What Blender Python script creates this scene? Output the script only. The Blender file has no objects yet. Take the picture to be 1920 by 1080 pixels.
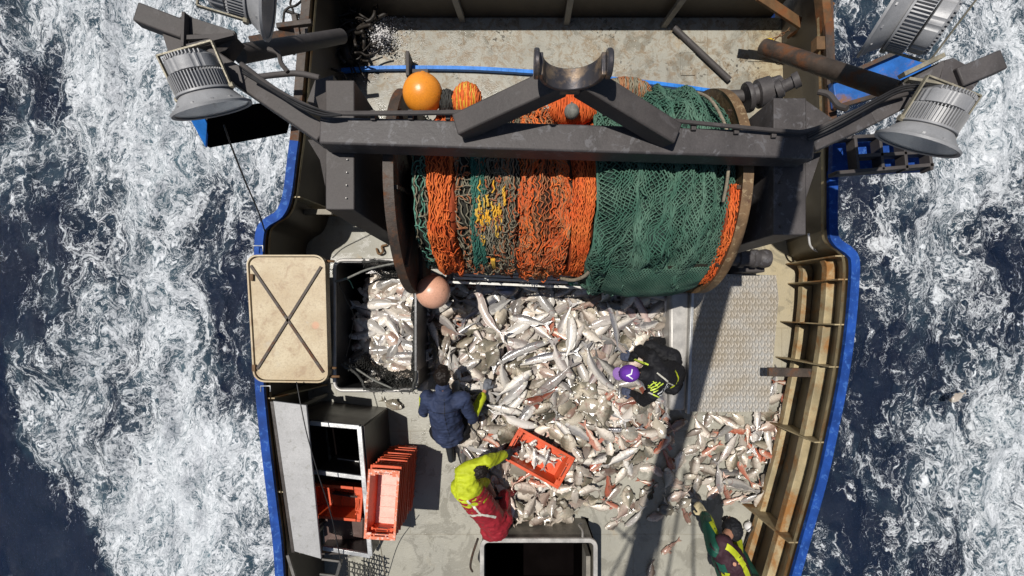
import bpy, bmesh, math, random
import numpy as np
from mathutils import Vector, Matrix, Quaternion, noise as mnoise
from mathutils.bvhtree import BVHTree
R = math.radians
SC = bpy.context.scene
COL = SC.collection
random.seed(7)
# ------------------------------------------------------------------ camera, sky, sun, exposure
H, F, CX, CY = 5.8, 850.0, 960.0, 590.0        # camera height above the deck, focal length and nadir in 1920x1080 pixels
cam_d = bpy.data.cameras.new('camera'); cam = bpy.data.objects.new('camera', cam_d); COL.objects.link(cam)
cam.location = (0, 0, H); cam.rotation_euler = (0, 0, 0)
cam_d.sensor_width = 36; cam_d.lens = F / 1920 * 36; cam_d.shift_y = (CY - 540) / 1920
cam_d.clip_end = 3000; cam_d.clip_start = 0.05
SC.camera = cam
SUN = Vector((-0.27, 0.13, 1.0)).normalized()
elev = math.asin(SUN.z); azim = math.atan2(SUN.x, SUN.y)
world = bpy.data.worlds.new('World'); SC.world = world; world.use_nodes = True
wn = world.node_tree; sky = wn.nodes.new('ShaderNodeTexSky'); sky.sky_type = 'NISHITA'; sky.sun_disc = False
sky.sun_elevation = elev; sky.sun_rotation = azim
wn.links.new(sky.outputs[0], wn.nodes['Background'].inputs[0]); wn.nodes['Background'].inputs[1].default_value = 0.06
sl = bpy.data.lights.new('sun', 'SUN'); sl.energy = 4.8; sl.angle = R(0.5); sl.color = (1.0, 0.96, 0.9)
so = bpy.data.objects.new('sun', sl); COL.objects.link(so); so.rotation_euler = SUN.to_track_quat('Z', 'Y').to_euler()
so.location = (0, 0, 20)
SC.view_settings.view_transform = 'Standard'; SC.view_settings.look = 'None'; SC.view_settings.exposure = 0.0; SC.view_settings.gamma = 1

def P(px, py, z):
    """the point at height z that the photograph shows at (px, py)"""
    return Vector(((px - CX) / F * (H - z), (CY - py) / F * (H - z), z))

# ------------------------------------------------------------------ mesh helpers
class MB:
    def __init__(s): s.v = []; s.f = []; s.m = []; s.k = 0
    def add(s, vs, fs, mi=None):
        b = len(s.v); s.v += [tuple(v) for v in vs]; s.f += [tuple(i + b for i in f) for f in fs]
        s.m += [s.k if mi is None else mi] * len(fs); return s
    def box(s, c, size, rot=None):
        hx, hy, hz = size[0] / 2, size[1] / 2, size[2] / 2
        vs = [Vector((x, y, z)) for x in (-hx, hx) for y in (-hy, hy) for z in (-hz, hz)]
        if rot is not None: vs = [rot @ v for v in vs]
        c = Vector(c)
        return s.add([v + c for v in vs], [(0, 1, 3, 2), (4, 6, 7, 5), (0, 4, 5, 1), (2, 3, 7, 6), (0, 2, 6, 4), (1, 5, 7, 3)])
    def bar(s, a, b, w, h, up=(0, 0, 1)):
        a, b = Vector(a), Vector(b); d = b - a; L = d.length; d.normalize(); up = Vector(up)
        x = d.cross(up)
        if x.length < 1e-4: x = d.cross(Vector((0, 1, 0)))
        x.normalize(); z = x.cross(d).normalized()
        m = Matrix((x, d, z)).transposed()
        return s.box((a + b) / 2, (w, L, h), m)
    def prism(s, poly, dz):
        """poly: 3-D points; dz: thickness downwards (vector or number)"""
        dv = Vector(dz) if hasattr(dz, '__len__') else Vector((0, 0, -dz))
        n = len(poly); vs = [Vector(p) for p in poly]; vs += [p + dv for p in vs]
        return s.add(vs, [tuple(range(n)), tuple(range(2 * n - 1, n - 1, -1))] + [(i, i + n, (i + 1) % n + n, (i + 1) % n) for i in range(n)])
    def tube(s, path, r, n=6, closed=False, caps=True):
        path = [Vector(p) for p in path]; N = len(path)
        rs = r if hasattr(r, '__len__') else [r] * N
        vs = []; prev = None
        for i in range(N):
            if closed: t = path[(i + 1) % N] - path[i - 1]
            else: t = path[min(i + 1, N - 1)] - path[max(i - 1, 0)]
            if t.length < 1e-9: t = Vector((0, 0, 1))
            t.normalize()
            if prev is None:
                u = t.cross(Vector((0, 0, 1)))
                if u.length < 1e-3: u = t.cross(Vector((0, 1, 0)))
            else: u = prev - t * prev.dot(t)
            u.normalize(); prev = u; w = t.cross(u)
            for k in range(n):
                a = 2 * math.pi * k / n
                vs.append(path[i] + (u * math.cos(a) + w * math.sin(a)) * rs[i])
        fs = []
        for i in range(N if closed else N - 1):
            j = (i + 1) % N
            for k in range(n):
                l = (k + 1) % n; fs.append((i * n + k, i * n + l, j * n + l, j * n + k))
        if not closed and caps: fs += [tuple(range(n - 1, -1, -1)), tuple((N - 1) * n + k for k in range(n))]
        return s.add(vs, fs)
    def lathe(s, prof, M=None, n=32, cap=True, a0=0, a1=2 * math.pi):
        """prof: list of (r, t); axis is +Z of M"""
        M = M or Matrix.Identity(4); full = abs(a1 - a0 - 2 * math.pi) < 1e-6; nn = n if full else n + 1
        vs = [M @ Vector((r * math.cos(a0 + (a1 - a0) * k / n), r * math.sin(a0 + (a1 - a0) * k / n), t)) for r, t in prof for k in range(nn)]
        fs = []
        for i in range(len(prof) - 1):
            for k in range(n):
                l = (k + 1) % nn; fs.append((i * nn + k, i * nn + l, (i + 1) * nn + l, (i + 1) * nn + k))
        if cap and full: fs += [tuple(range(nn - 1, -1, -1)), tuple((len(prof) - 1) * nn + k for k in range(nn))]
        return s.add(vs, fs)
    def ball(s, c, r, n=24, m=14, sc=(1, 1, 1), rot=None):
        vs = []; fs = []; c = Vector(c)
        for i in range(m + 1):
            th = math.pi * i / m
            for k in range(n):
                a = 2 * math.pi * k / n
                v = Vector((math.sin(th) * math.cos(a) * sc[0], math.sin(th) * math.sin(a) * sc[1], math.cos(th) * sc[2])) * r
                if rot is not None: v = rot @ v
                vs.append(v + c)
        for i in range(m):
            for k in range(n):
                l = (k + 1) % n; fs.append((i * n + k, (i + 1) * n + k, (i + 1) * n + l, i * n + l))
        return s.add(vs, fs)
    def grid(s, fn, nu, nv, closed_u=False):
        vs = [fn(i / nu, j / nv) for i in range(nu + 1) for j in range(nv + 1)]
        return s.add(vs, [(i * (nv + 1) + j, (i + 1) * (nv + 1) + j, (i + 1) * (nv + 1) + j + 1, i * (nv + 1) + j + 1) for i in range(nu) for j in range(nv)])
    def build(s, name, mats, parent=None, smooth=True, bevel=0, auto=35, local=False, origin=None):
        me = bpy.data.meshes.new(name)
        v = np.array(s.v, dtype=float)
        o = bpy.data.objects.new(name, me)
        if parent is not None:
            off = Vector((0, 0, 0)) if local else wloc(parent)
            o.parent = parent
        else:
            if local: off = Vector((0, 0, 0))
            elif origin is not None: off = Vector(origin)
            else: off = Vector(((v[:, 0].min() + v[:, 0].max()) / 2, (v[:, 1].min() + v[:, 1].max()) / 2, v[:, 2].min()))
            o.location = off
        me.from_pydata((v - np.array(off)).tolist(), [], s.f)
        if not isinstance(mats, (list, tuple)): mats = [mats]
        for m in mats: me.materials.append(m)
        if len(mats) > 1: me.polygons.foreach_set('material_index', s.m)
        bm = bmesh.new(); bm.from_mesh(me)
        bmesh.ops.delete(bm, geom=[q for q in bm.verts if not q.link_faces], context='VERTS'); bmesh.ops.recalc_face_normals(bm, faces=bm.faces); bm.to_mesh(me); bm.free()
        if smooth:
            me.polygons.foreach_set('use_smooth', [True] * len(me.polygons))
            try: me.set_sharp_from_angle(angle=R(auto))
            except Exception: pass
        COL.objects.link(o)
        if bevel:
            b = o.modifiers.new('bevel', 'BEVEL'); b.width = bevel; b.segments = 2; b.limit_method = 'ANGLE'; b.angle_limit = R(40)
        return o

def wloc(o):
    v = Vector((0, 0, 0))
    while o is not None: v += o.location; o = o.parent
    return v
def tag(o, label=None, cat=None, group=None, kind=None):
    if label: o['label'] = label
    if cat: o['category'] = cat
    if group: o['group'] = group
    if kind: o['kind'] = kind
    return o
def empty(name, loc=(0, 0, 0), label=None, cat=None, group=None, rz=0):
    o = bpy.data.objects.new(name, None); o.empty_display_size = 0.1; COL.objects.link(o)
    o.location = loc; o.rotation_euler = (0, 0, rz); return tag(o, label, cat, group)
def copy_tree(o, parent=None):
    c = o.copy(); COL.objects.link(c)
    if parent is not None: c.parent = parent
    for ch in list(o.children): copy_tree(ch, c)
    return c
def spline(pts, n=8):
    """Catmull-Rom through 3-D points"""
    pts = [Vector(p) for p in pts]; out = []
    q = [pts[0] * 2 - pts[1]] + pts + [pts[-1] * 2 - pts[-2]]
    for i in range(1, len(q) - 2):
        a, b, c, d = q[i - 1], q[i], q[i + 1], q[i + 2]
        for k in range(n):
            t = k / n
            out.append(0.5 * ((2 * b) + (c - a) * t + (2 * a - 5 * b + 4 * c - d) * t * t + (3 * b - a - 3 * c + d) * t ** 3))
    out.append(pts[-1]); return out

# ------------------------------------------------------------------ numpy noise
_rs = np.random.RandomState(3); _perm = np.tile(_rs.permutation(256), 4); _val = _rs.rand(256) * 2 - 1
def vnoise(x, y):
    xi = np.floor(x).astype(int); yi = np.floor(y).astype(int); u = x - xi; v = y - yi
    u = u * u * u * (u * (u * 6 - 15) + 10); v = v * v * v * (v * (v * 6 - 15) + 10)
    def h(a, b): return _val[_perm[(_perm[a & 255] + b) & 511]]
    return (h(xi, yi) * (1 - u) + h(xi + 1, yi) * u) * (1 - v) + (h(xi, yi + 1) * (1 - u) + h(xi + 1, yi + 1) * u) * v
def fbm(x, y, o=4, g=0.5):
    s = 0; a = 1
    for i in range(o): s = s + a * vnoise(x * 2 ** i + 17.3 * i, y * 2 ** i + 5.1 * i); a *= g
    return s

# ------------------------------------------------------------------ materials
class NT:
    def __init__(s, name):
        s.m = bpy.data.materials.new(name); s.m.use_nodes = True; s.t = s.m.node_tree
        s.b = s.t.nodes['Principled BSDF']; s.out = s.t.nodes['Material Output']
    def n(s, typ, **kw):
        nd = s.t.nodes.new(typ)
        for k, v in kw.items():
            if k in ('i',):
                for kk, vv in v.items():
                    if isinstance(vv, bpy.types.NodeSocket): s.t.links.new(vv, nd.inputs[kk])
                    else: nd.inputs[kk].default_value = vv
            else: setattr(nd, k, v)
        return nd
    def link(s, a, b): s.t.links.new(a, b)
    def coord(s, kind='Object'):
        return s.n('ShaderNodeTexCoord').outputs[kind]
    def pos(s): return s.n('ShaderNodeNewGeometry').outputs['Position']
    def noise(s, co, scale, detail=4, rough=0.55, dist=0.0, w=None):
        nd = s.n('ShaderNodeTexNoise', i={'Vector': co, 'Scale': scale, 'Detail': detail, 'Roughness': rough, 'Distortion': dist}); return nd.outputs['Fac']
    def ramp(s, fac, stops, interp='LINEAR'):
        r = s.n('ShaderNodeValToRGB'); r.color_ramp.interpolation = interp; e = r.color_ramp.elements
        while len(e) < len(stops): e.new(0.5)
        for k, (p, c) in enumerate(stops):
            e[k].position = p; e[k].color = (c if hasattr(c, '__len__') else (c, c, c))[:3] + ((1,) if True else ()) if hasattr(c, '__len__') else (c, c, c, 1)
        s.link(fac, r.inputs[0]); return r.outputs[0]
    def mix(s, fac, a, b, mode='MIX'):
        m = s.n('ShaderNodeMix', data_type='RGBA', blend_type=mode)
        for sock, v in ((m.inputs[0], fac), (m.inputs[6], a), (m.inputs[7], b)):
            if isinstance(v, bpy.types.NodeSocket): s.link(v, sock)
            elif hasattr(v, '__len__'): sock.default_value = tuple(v[:3]) + (1,)
            else: sock.default_value = v if sock.type == 'VALUE' else (v, v, v, 1)
        return m.outputs[2]
    def math(s, op, a, b=0.0, c=0.0, clamp=False):
        m = s.n('ShaderNodeMath', operation=op, use_clamp=clamp)
        for k, v in enumerate((a, b, c)):
            if isinstance(v, bpy.types.NodeSocket): s.link(v, m.inputs[k])
            else: m.inputs[k].default_value = v
        return m.outputs[0]
    def step(s, v, lo, hi):
        r = s.n('ShaderNodeMapRange', interpolation_type='SMOOTHSTEP', i={'Value': v, 'From Min': lo, 'From Max': hi}); return r.outputs[0]
    def map(s, co, scale=(1, 1, 1), rot=(0, 0, 0), loc=(0, 0, 0)):
        return s.n('ShaderNodeMapping', i={'Vector': co, 'Scale': scale, 'Rotation': rot, 'Location': loc}).outputs[0]
    def bump(s, h, strength=0.3, dist=0.01, prev=None):
        b = s.n('ShaderNodeBump', i={'Height': h, 'Strength': strength, 'Distance': dist})
        if prev is not None: s.link(prev, b.inputs['Normal'])
        s.link(b.outputs[0], s.b.inputs['Normal']); return b.outputs[0]
    def set(s, **kw):
        names = {'color': 'Base Color', 'rough': 'Roughness', 'metal': 'Metallic', 'spec': 'Specular IOR Level', 'coat': 'Coat Weight', 'alpha': 'Alpha'}
        for k, v in kw.items():
            sock = s.b.inputs[names.get(k, k)]
            if isinstance(v, bpy.types.NodeSocket): s.link(v, sock)
            elif sock.type == 'RGBA': sock.default_value = tuple(v[:3]) + (1,)
            else: sock.default_value = v
        return s

def paint(name, col, rough=0.45, metal=0.0, var=0.25, scale=5, spots=None, spot_amt=0.35, spot_scale=9, rust=None, rust_amt=0.3, bump=0.15, spec=0.5, fine=90):
    """painted or bare steel / plastic: tone variation, chips or stains, rust patches, small unevenness"""
    t = NT(name); co = t.pos()
    a = t.noise(co, scale, 6, 0.6)
    c = t.mix(t.step(a, 0.3, 0.75), [x * (1 - var) for x in col], [min(1, x * (1 + var)) for x in col])
    if spots is not None:
        b = t.noise(co, spot_scale, 8, 0.7, 0.6); c = t.mix(t.step(b, 1 - spot_amt - 0.03, 1 - spot_amt + 0.03), c, spots)
    r = rough
    if rust is not None:
        b2 = t.noise(t.map(co, loc=(3, 9, 1)), scale * 0.8, 9, 0.72, 0.3); fac = t.step(b2, 1 - rust_amt - 0.08, 1 - rust_amt + 0.1)
        c = t.mix(fac, c, rust); r = t.math('ADD', t.math('MULTIPLY', fac, 0.35), rough, clamp=True)
    f = t.noise(co, fine, 3, 0.6)
    c = t.mix(0.35, c, t.mix(t.step(f, 0.3, 0.7), [0.55] * 3, [1.0] * 3), 'MULTIPLY')
    if not isinstance(r, float): pass
    else: r = t.math('ADD', t.math('MULTIPLY', t.math('SUBTRACT', a, 0.5), 0.35), rough, clamp=True)
    t.set(color=c, rough=r, metal=metal, spec=spec)
    if bump: t.bump(t.math('ADD', t.noise(co, scale * 6, 6, 0.6), t.math('MULTIPLY', f, 0.3)), bump, 0.01)
    return t.m

RUST = (0.16, 0.06, 0.02)
M = {}
M['black_steel'] = paint('black_steel', (0.066, 0.058, 0.055), 0.6, 0.0, 0.2, 4, spots=(0.078, 0.070, 0.068), spot_amt=0.40, spot_scale=5, bump=0.2, spec=.3)
M['black_steel_chipped'] = paint('black_steel_chipped', (0.064, 0.057, 0.056), 0.55, 0.0, 0.25, 4, spots=(0.10, 0.095, 0.098), spot_amt=0.42, spot_scale=11, bump=0.25, spec=.35)
M['dark_rusty'] = paint('dark_rusty', (0.05, 0.035, 0.025), 0.6, 0.0, 0.4, 6, rust=(0.12, 0.045, 0.015), rust_amt=0.45, bump=0.5)
M['rusty'] = paint('rusty', (0.14, 0.075, 0.03), 0.75, 0.0, 0.4, 5, rust=(0.2, 0.07, 0.02), rust_amt=0.45, bump=0.5)
M['brown_flange'] = paint('brown_flange', (0.16, 0.095, 0.045), 0.6, 0.0, 0.3, 7, spots=(0.28, 0.2, 0.11), spot_amt=0.42, spot_scale=22, rust=(0.08, 0.035, 0.02), rust_amt=0.35, bump=0.4)
M['blue'] = paint('blue_paint', (0.010, 0.055, 0.26), 0.7, 0, 0.35, 4, spec=.2, spots=(0.04, 0.12, 0.36), spot_amt=0.42, spot_scale=16, rust=(.10, .06, .04), rust_amt=.27, bump=0.35)
M['blue_bright'] = paint('blue_bright', (0.02, 0.19, 0.62), 0.4, 0, 0.2, 6, bump=0.1)
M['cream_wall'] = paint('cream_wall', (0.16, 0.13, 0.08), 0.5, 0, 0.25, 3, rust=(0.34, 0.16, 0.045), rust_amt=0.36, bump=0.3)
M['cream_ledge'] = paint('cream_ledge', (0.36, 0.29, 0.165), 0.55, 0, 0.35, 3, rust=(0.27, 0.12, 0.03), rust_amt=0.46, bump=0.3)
M['alu'] = paint('aluminium', (0.50, 0.50, 0.49), 0.38, 0.6, 0.2, 6, bump=0.15)
M['alu_dark'] = paint('dull_aluminium', (0.16, 0.15, 0.135), 0.45, 0.5, 0.2, 6, bump=0.15)
M['cast_alu'] = paint('cast_aluminium', (0.30, 0.30, 0.305), 0.48, 0.1, 0.12, 7, bump=0.12, fine=160)
M['bracket'] = paint('galvanised_bracket', (0.30, 0.27, 0.20), 0.45, 0.3, 0.3, 9, spots=(0.12, 0.08, 0.04), spot_amt=0.33, spot_scale=18, bump=0.2)
M['table_top'] = paint('grey_panel', (0.36, 0.355, 0.35), 0.5, 0.0, 0.12, 3, spots=(0.27, 0.265, 0.25), spot_amt=0.40, spot_scale=18, bump=0.3, rust=(.2, .17, .12), rust_amt=.3)
M['bin_brown'] = paint('bin_brown', (0.045, 0.036, 0.03), 0.35, 0, 0.2, 4, bump=0.15)
M['coaming'] = paint('coaming_grey', (0.22, 0.20, 0.165), 0.45, 0, 0.25, 4, rust=(0.12, 0.08, 0.04), rust_amt=0.33, bump=0.25)
M['rim_grey'] = paint('rim_grey', (0.42, 0.40, 0.37), 0.4, 0.2, 0.2, 7, bump=0.15)
M['inside_dark'] = paint('inside_dark', (0.022, 0.022, 0.023), 0.4, 0, 0.3, 4, bump=0.2)
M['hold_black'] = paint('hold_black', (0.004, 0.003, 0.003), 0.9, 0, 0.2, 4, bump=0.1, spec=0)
M['white_pipe'] = paint('white_pipe', (0.62, 0.60, 0.54), 0.45, 0, 0.15, 6, rust=(0.3, 0.18, 0.08), rust_amt=0.28, bump=0.1)
M['crate'] = paint('orange_crate_plastic', (0.62, 0.085, 0.022), 0.42, 0, 0.15, 5, spots=(0.50, 0.06, 0.02), spot_amt=0.36, spot_scale=14, bump=0.15)
M['crate_glare'] = paint('glare_crate_plastic', (0.85, 0.48, 0.40), 0.28, 0, 0.08, 12, bump=0.25)  # pink imitates the glare on the top crate's floor
M['crate_rim'] = paint('worn_crate_rim', (0.72, 0.2, 0.1), 0.35, 0, 0.15, 15, spots=(0.75, 0.48, 0.4), spot_amt=0.45, spot_scale=30, bump=0.15)
M['rope_tan'] = paint('rope_tan', (0.25, 0.21, 0.15), 0.85, 0, 0.3, 30, bump=0.5)
M['rope_dark'] = paint('rope_dark', (0.045, 0.045, 0.04), 0.8, 0, 0.4, 30, bump=0.5)
M['rope_green'] = paint('rope_green', (0.10, 0.26, 0.19), 0.8, 0, 0.3, 30, bump=0.4)
M['rope_grey'] = paint('rope_grey', (0.17, 0.17, 0.15), 0.8, 0, 0.3, 30, bump=0.4)
M['cable'] = paint('cable_black', (0.015, 0.014, 0.014), 0.5, 0, 0.2, 20, bump=0)
M['yellow'] = paint('yellow_shackle', (0.7, 0.48, 0.03), 0.4, 0, 0.2, 20)
M['float_orange'] = paint('float_orange', (0.80, 0.28, 0.025), 0.38, 0, 0.07, 4, spots=(0.42, 0.13, 0.03), spot_amt=0.36, spot_scale=24, bump=0.15)
M['float_pink'] = paint('float_pink', (0.68, 0.36, 0.24), 0.35, 0, 0.08, 4, spots=(0.42, 0.22, 0.15), spot_amt=0.38, spot_scale=20, bump=0.15)
M['float_white'] = paint('float_white', (0.7, 0.68, 0.66), 0.4, 0, 0.08, 8, bump=0.05)
M['float_navy'] = paint('float_navy', (0.02, 0.025, 0.05), 0.4, 0, 0.1, 8, bump=0.05)
# ================================================================== SEA
SEA = -1.7
def sea():
    def axis(c0, c1, d, far):
        a = list(np.arange(c0, c1 + d / 2, d)); s = d
        lo = []; x = c0
        while x > -far: s *= 1.25; x -= s; lo.append(x)
        hi = []; x = c1; s = d
        while x < far: s *= 1.25; x += s; hi.append(x)
        return np.array(lo[::-1] + a + hi)
    xs = axis(-9.5, 9.5, 0.045, 900); ys = axis(-5.5, 6.5, 0.045, 900)
    X, Y = np.meshgrid(xs, ys, indexing='ij')
    # foam density control points, given where they lie on the water
    cp = [(0, 60, .45), (40, 150, .45), (120, 80, .82), (200, 200, .82), (300, 80, .85), (380, 60, .62), (330, 200, .75), (480, 60, .9), (30, 280, .5), (20, 400, .26),
          (250, 330, .8), (150, 420, .62), (90, 480, .58), (400, 300, .8), (480, 320, .72), (400, 390, .55), (200, 560, .68), (430, 440, .42), (470, 520, .3), (470, 620, .3), (420, 620, .42),
          (380, 540, .72), (390, 640, .75), (300, 680, .68), (200, 700, .62), (140, 760, .6), (210, 850, .6), (300, 860, .92), (350, 950, .98), (260, 990, .95), (430, 830, .85),
          (450, 940, .8), (490, 1050, .62), (440, 740, .55), (480, 730, .2), (90, 620, .5), (95, 700, .62),
          (95, 840, .95), (130, 920, 1.0), (190, 1000, 1.0), (240, 1060, 1.0), (300, 1060, .85), (0, 520, 0.03), (20, 620, .0), (20, 750, .0), (20, 900, .0), (70, 1000, .0), (120, 1080, .0), (60, 880, .0), (0, 1080, .05), (40, 700, .0), (100, 960, .05), (170, 1060, .1),
          (1590, 60, .42), (1590, 150, .35), (1900, 40, .8), (1820, 20, .66), (1780, 110, .7), (1860, 220, .9), (1800, 320, .88), (1700, 340, .7), (1620, 340, .4), (1600, 420, .5), (1660, 470, .42),
          (1720, 480, .72), (1900, 380, .75), (1880, 540, .38), (1800, 540, .55), (1650, 580, .36), (1620, 700, .26), (1700, 650, .34), (1760, 760, .5), (1850, 640, .5), (1620, 800, .28),
          (1650, 880, .34), (1700, 970, .48), (1600, 980, .25), (1780, 850, .6), (1860, 890, .92), (1900, 830, .9), (1900, 1000, .92), (1780, 950, .85), (1550, 1060, .38), (1730, 1040, .5), (1900, 720, .55), (1960, 540, .5), (1960, 1060, .85), (1960, 200, .85)]
    cx = np.array([(p[0] - CX) / F * (H - SEA) for p in cp]); cy = np.array([(CY - p[1]) / F * (H - SEA) for p in cp]); cv = np.array([p[2] for p in cp])
    wx = X + 0.35 * fbm(X * 0.9, Y * 0.9, 3); wy = Y + 0.35 * fbm(X * 0.9 + 40, Y * 0.9 + 9, 3)
    num = np.zeros_like(X); den = np.zeros_like(X) + 1e-5
    for a, b, c in zip(cx, cy, cv):
        w = np.exp(-((wx - a) ** 2 + (wy - b) ** 2) / (2 * 0.42 ** 2)) + 1e-4 / (1 + (X - a) ** 2 + (Y - b) ** 2); num += w * c; den += w
    D = num / den
    far = np.clip((np.hypot(X, Y) - 11) / 14, 0, 1); D = D * (1 - far) + (0.18 + 0.22 * fbm(X * 0.05, Y * 0.05, 3)) * far
    near = 1 - far
    Z = SEA + 0.20 * fbm(X * 0.35, Y * 0.28, 3) + 0.15 * near * (1 - np.abs(fbm(X * 1.1 + 3, Y * 0.8, 3))) * (0.4 + D) + 0.035 * near * fbm(X * 3.4, Y * 2.6, 3) * (0.5 + D)
    Z -= 0.1
    Z = np.where(far >= 1, Z + 0.25 * fbm(X * 0.08, Y * 0.08, 2), Z)
    nx, ny = X.shape
    V = np.stack([X.ravel(), Y.ravel(), Z.ravel()], 1)
    i, j = np.meshgrid(np.arange(nx - 1), np.arange(ny - 1), indexing='ij'); b = (i * ny + j).ravel()
    Fq = np.stack([b, b + ny, b + ny + 1, b + 1], 1)
    me = bpy.data.meshes.new('sea'); me.vertices.add(len(V)); me.vertices.foreach_set('co', V.ravel())
    me.loops.add(Fq.size); me.loops.foreach_set('vertex_index', Fq.ravel()); me.polygons.add(len(Fq))
    me.polygons.foreach_set('loop_start', np.arange(0, Fq.size, 4)); me.update(); me.validate()
    me.polygons.foreach_set('use_smooth', [True] * len(me.polygons))
    at = me.attributes.new('foam_cover', 'FLOAT', 'POINT'); at.data.foreach_set('value', D.ravel())
    t = NT('sea_water'); co = t.pos()
    den_ = t.n('ShaderNodeAttribute', attribute_name='foam_cover').outputs['Fac']
    w1 = t.n('ShaderNodeTexNoise', i={'Vector': t.map(co, (0.9, 0.6, 1)), 'Scale': 1.3, 'Detail': 4, 'Roughness': .55}).outputs['Color']
    wv = t.n('ShaderNodeVectorMath', operation='SCALE', i={0: t.n('ShaderNodeVectorMath', operation='SUBTRACT', i={0: w1, 1: (.5, .5, .5)}).outputs[0], 'Scale': 1.5}).outputs[0]
    c2 = t.n('ShaderNodeVectorMath', operation='ADD', i={0: co, 1: wv}).outputs[0]
    w2 = t.n('ShaderNodeTexNoise', i={'Vector': c2, 'Scale': 6.5, 'Detail': 3, 'Roughness': .6}).outputs['Color']
    wv2 = t.n('ShaderNodeVectorMath', operation='SCALE', i={0: t.n('ShaderNodeVectorMath', operation='SUBTRACT', i={0: w2, 1: (.5, .5, .5)}).outputs[0], 'Scale': .30}).outputs[0]
    c3 = t.n('ShaderNodeVectorMath', operation='ADD', i={0: c2, 1: wv2}).outputs[0]
    c3 = t.map(c3, (1.08, .42, 1), (0, 0, .10))
    big = t.noise(c3, .9, 5, .6, .4)
    mid = t.noise(c3, 3.6, 6, .68, .8)
    fine = t.noise(c3, 26, 6, .75, .6)
    nb = t.math('SUBTRACT', big, .5); nm = t.math('SUBTRACT', mid, .5); nf = t.math('SUBTRACT', fine, .5)
    dl = t.math('ADD', t.math('SUBTRACT', t.math('MULTIPLY', den_, .84), .235), t.math('ADD', t.math('MULTIPLY', nb, .85), t.math('MULTIPLY', nm, 1.5)))
    def lace(sc, lo, hi, top):
        e_ = t.n('ShaderNodeTexVoronoi', feature='DISTANCE_TO_EDGE', i={'Vector': c3, 'Scale': sc}).outputs['Distance']
        th_ = t.math('MULTIPLY', t.step(dl, lo, hi), top)
        th_ = t.math('MULTIPLY', th_, t.math('MAXIMUM', t.math('ADD', .9, t.math('MULTIPLY', nf, 4.5)), 0.0))
        return t.math('DIVIDE', t.math('SUBTRACT', th_, e_), t.math('ADD', t.math('MULTIPLY', th_, .55), .01), clamp=True)
    f1, f2, f3, f4 = lace(1.7, -.05, 1.35, .42), lace(4.6, -.08, 1.15, .36), lace(11, .0, 1.05, .42), lace(24, .08, 1.0, .5)
    foam = t.math('MAXIMUM', t.math('MAXIMUM', t.math('MULTIPLY', f1, .95), t.math('MULTIPLY', f2, .95)), t.math('MAXIMUM', t.math('MULTIPLY', f3, .8), t.math('MULTIPLY', f4, .6)))
    foam = t.math('MULTIPLY', foam, t.math('ADD', .50, t.math('MULTIPLY', t.step(fine, .36, .60), .50)), clamp=True)
    solid = t.math('MULTIPLY', t.step(t.math('ADD', dl, t.math('MULTIPLY', nf, 1.2)), 1.0, 1.8), .7)
    foam = t.math('MAXIMUM', foam, solid)
    aer = t.step(t.math('ADD', den_, t.math('MULTIPLY', nb, 1.5)), .25, 1.15)
    deep = t.mix(t.noise(co, .6, 3), (.003, .007, .020), (.008, .016, .036))
    water = t.mix(t.math('MULTIPLY', aer, .95), deep, (.075, .135, .165))
    haze_ = t.math('MULTIPLY', t.step(t.math('ADD', dl, t.math('MULTIPLY', nf, 1.6)), .15, 1.0), .36)      # spent foam below the surface
    water = t.mix(haze_, water, (.45, .52, .56))
    glit = t.math('MULTIPLY', t.step(t.noise(t.map(co, (1, .6, 1)), 60, 4, .75, .5), .60, .72), .22); water = t.mix(glit, water, (.35, .40, .45))  # pale glitter painted into the water colour
    col = t.mix(foam, water, (.76, .78, .80))
    t.set(color=col, rough=t.math('ADD', .12, t.math('MULTIPLY', foam, .6)), spec=.3); t.b.inputs['IOR'].default_value = 1.33
    hgt = t.math('ADD', t.math('MULTIPLY', mid, .7), t.math('ADD', t.math('MULTIPLY', fine, .3), t.math('MULTIPLY', foam, .35)))
    b1 = t.bump(t.noise(t.map(co, (1, .55, 1), (0, 0, .3)), 9, 6, .7, .6), .7, .06)
    t.bump(hgt, .55, .06, b1)
    me.materials.append(t.m)
    o = bpy.data.objects.new('sea', me); COL.objects.link(o); tag(o, kind='structure')
sea()

# ================================================================== TRAWLER: hull, deck, bulwarks
RZ = 1.0
railR = [(1545, -160), (1550, -20), (1556, 160), (1560, 320), (1560, 428), (1568, 455), (1590, 472), (1601, 492), (1598, 560), (1590, 640), (1578, 720), (1560, 810), (1540, 900), (1515, 990), (1490, 1080), (1455, 1200), (1400, 1400)]
railL = [(590, -160), (578, -20), (566, 120), (557, 235), (549, 300), (540, 368), (526, 402), (500, 420), (489, 442), (487, 520), (488, 700), (495, 790), (505, 880), (515, 960), (524, 1040), (532, 1200), (540, 1400)]
RR = [P(a, b, RZ) for a, b in railR]; RL = [P(a, b, RZ) for a, b in railL]
def side_x(path, y):
    for a, b in zip(path, path[1:]):
        if b.y <= y <= a.y: return a.x + (b.x - a.x) * (a.y - y) / max(1e-6, a.y - b.y)
    return path[0].x if y > path[0].y else path[-1].x
STERN = 3.80
SOUTH = -4.55
HX0, HX1, HY0, HY1 = -0.36, 0.98, -4.1, -2.60       # hatch outline
TR = empty('fishing_trawler', (0.4, -0.4, 0), 'working deck of a blue railed steel trawler covered with fish, gear and crew', 'boat')
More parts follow.
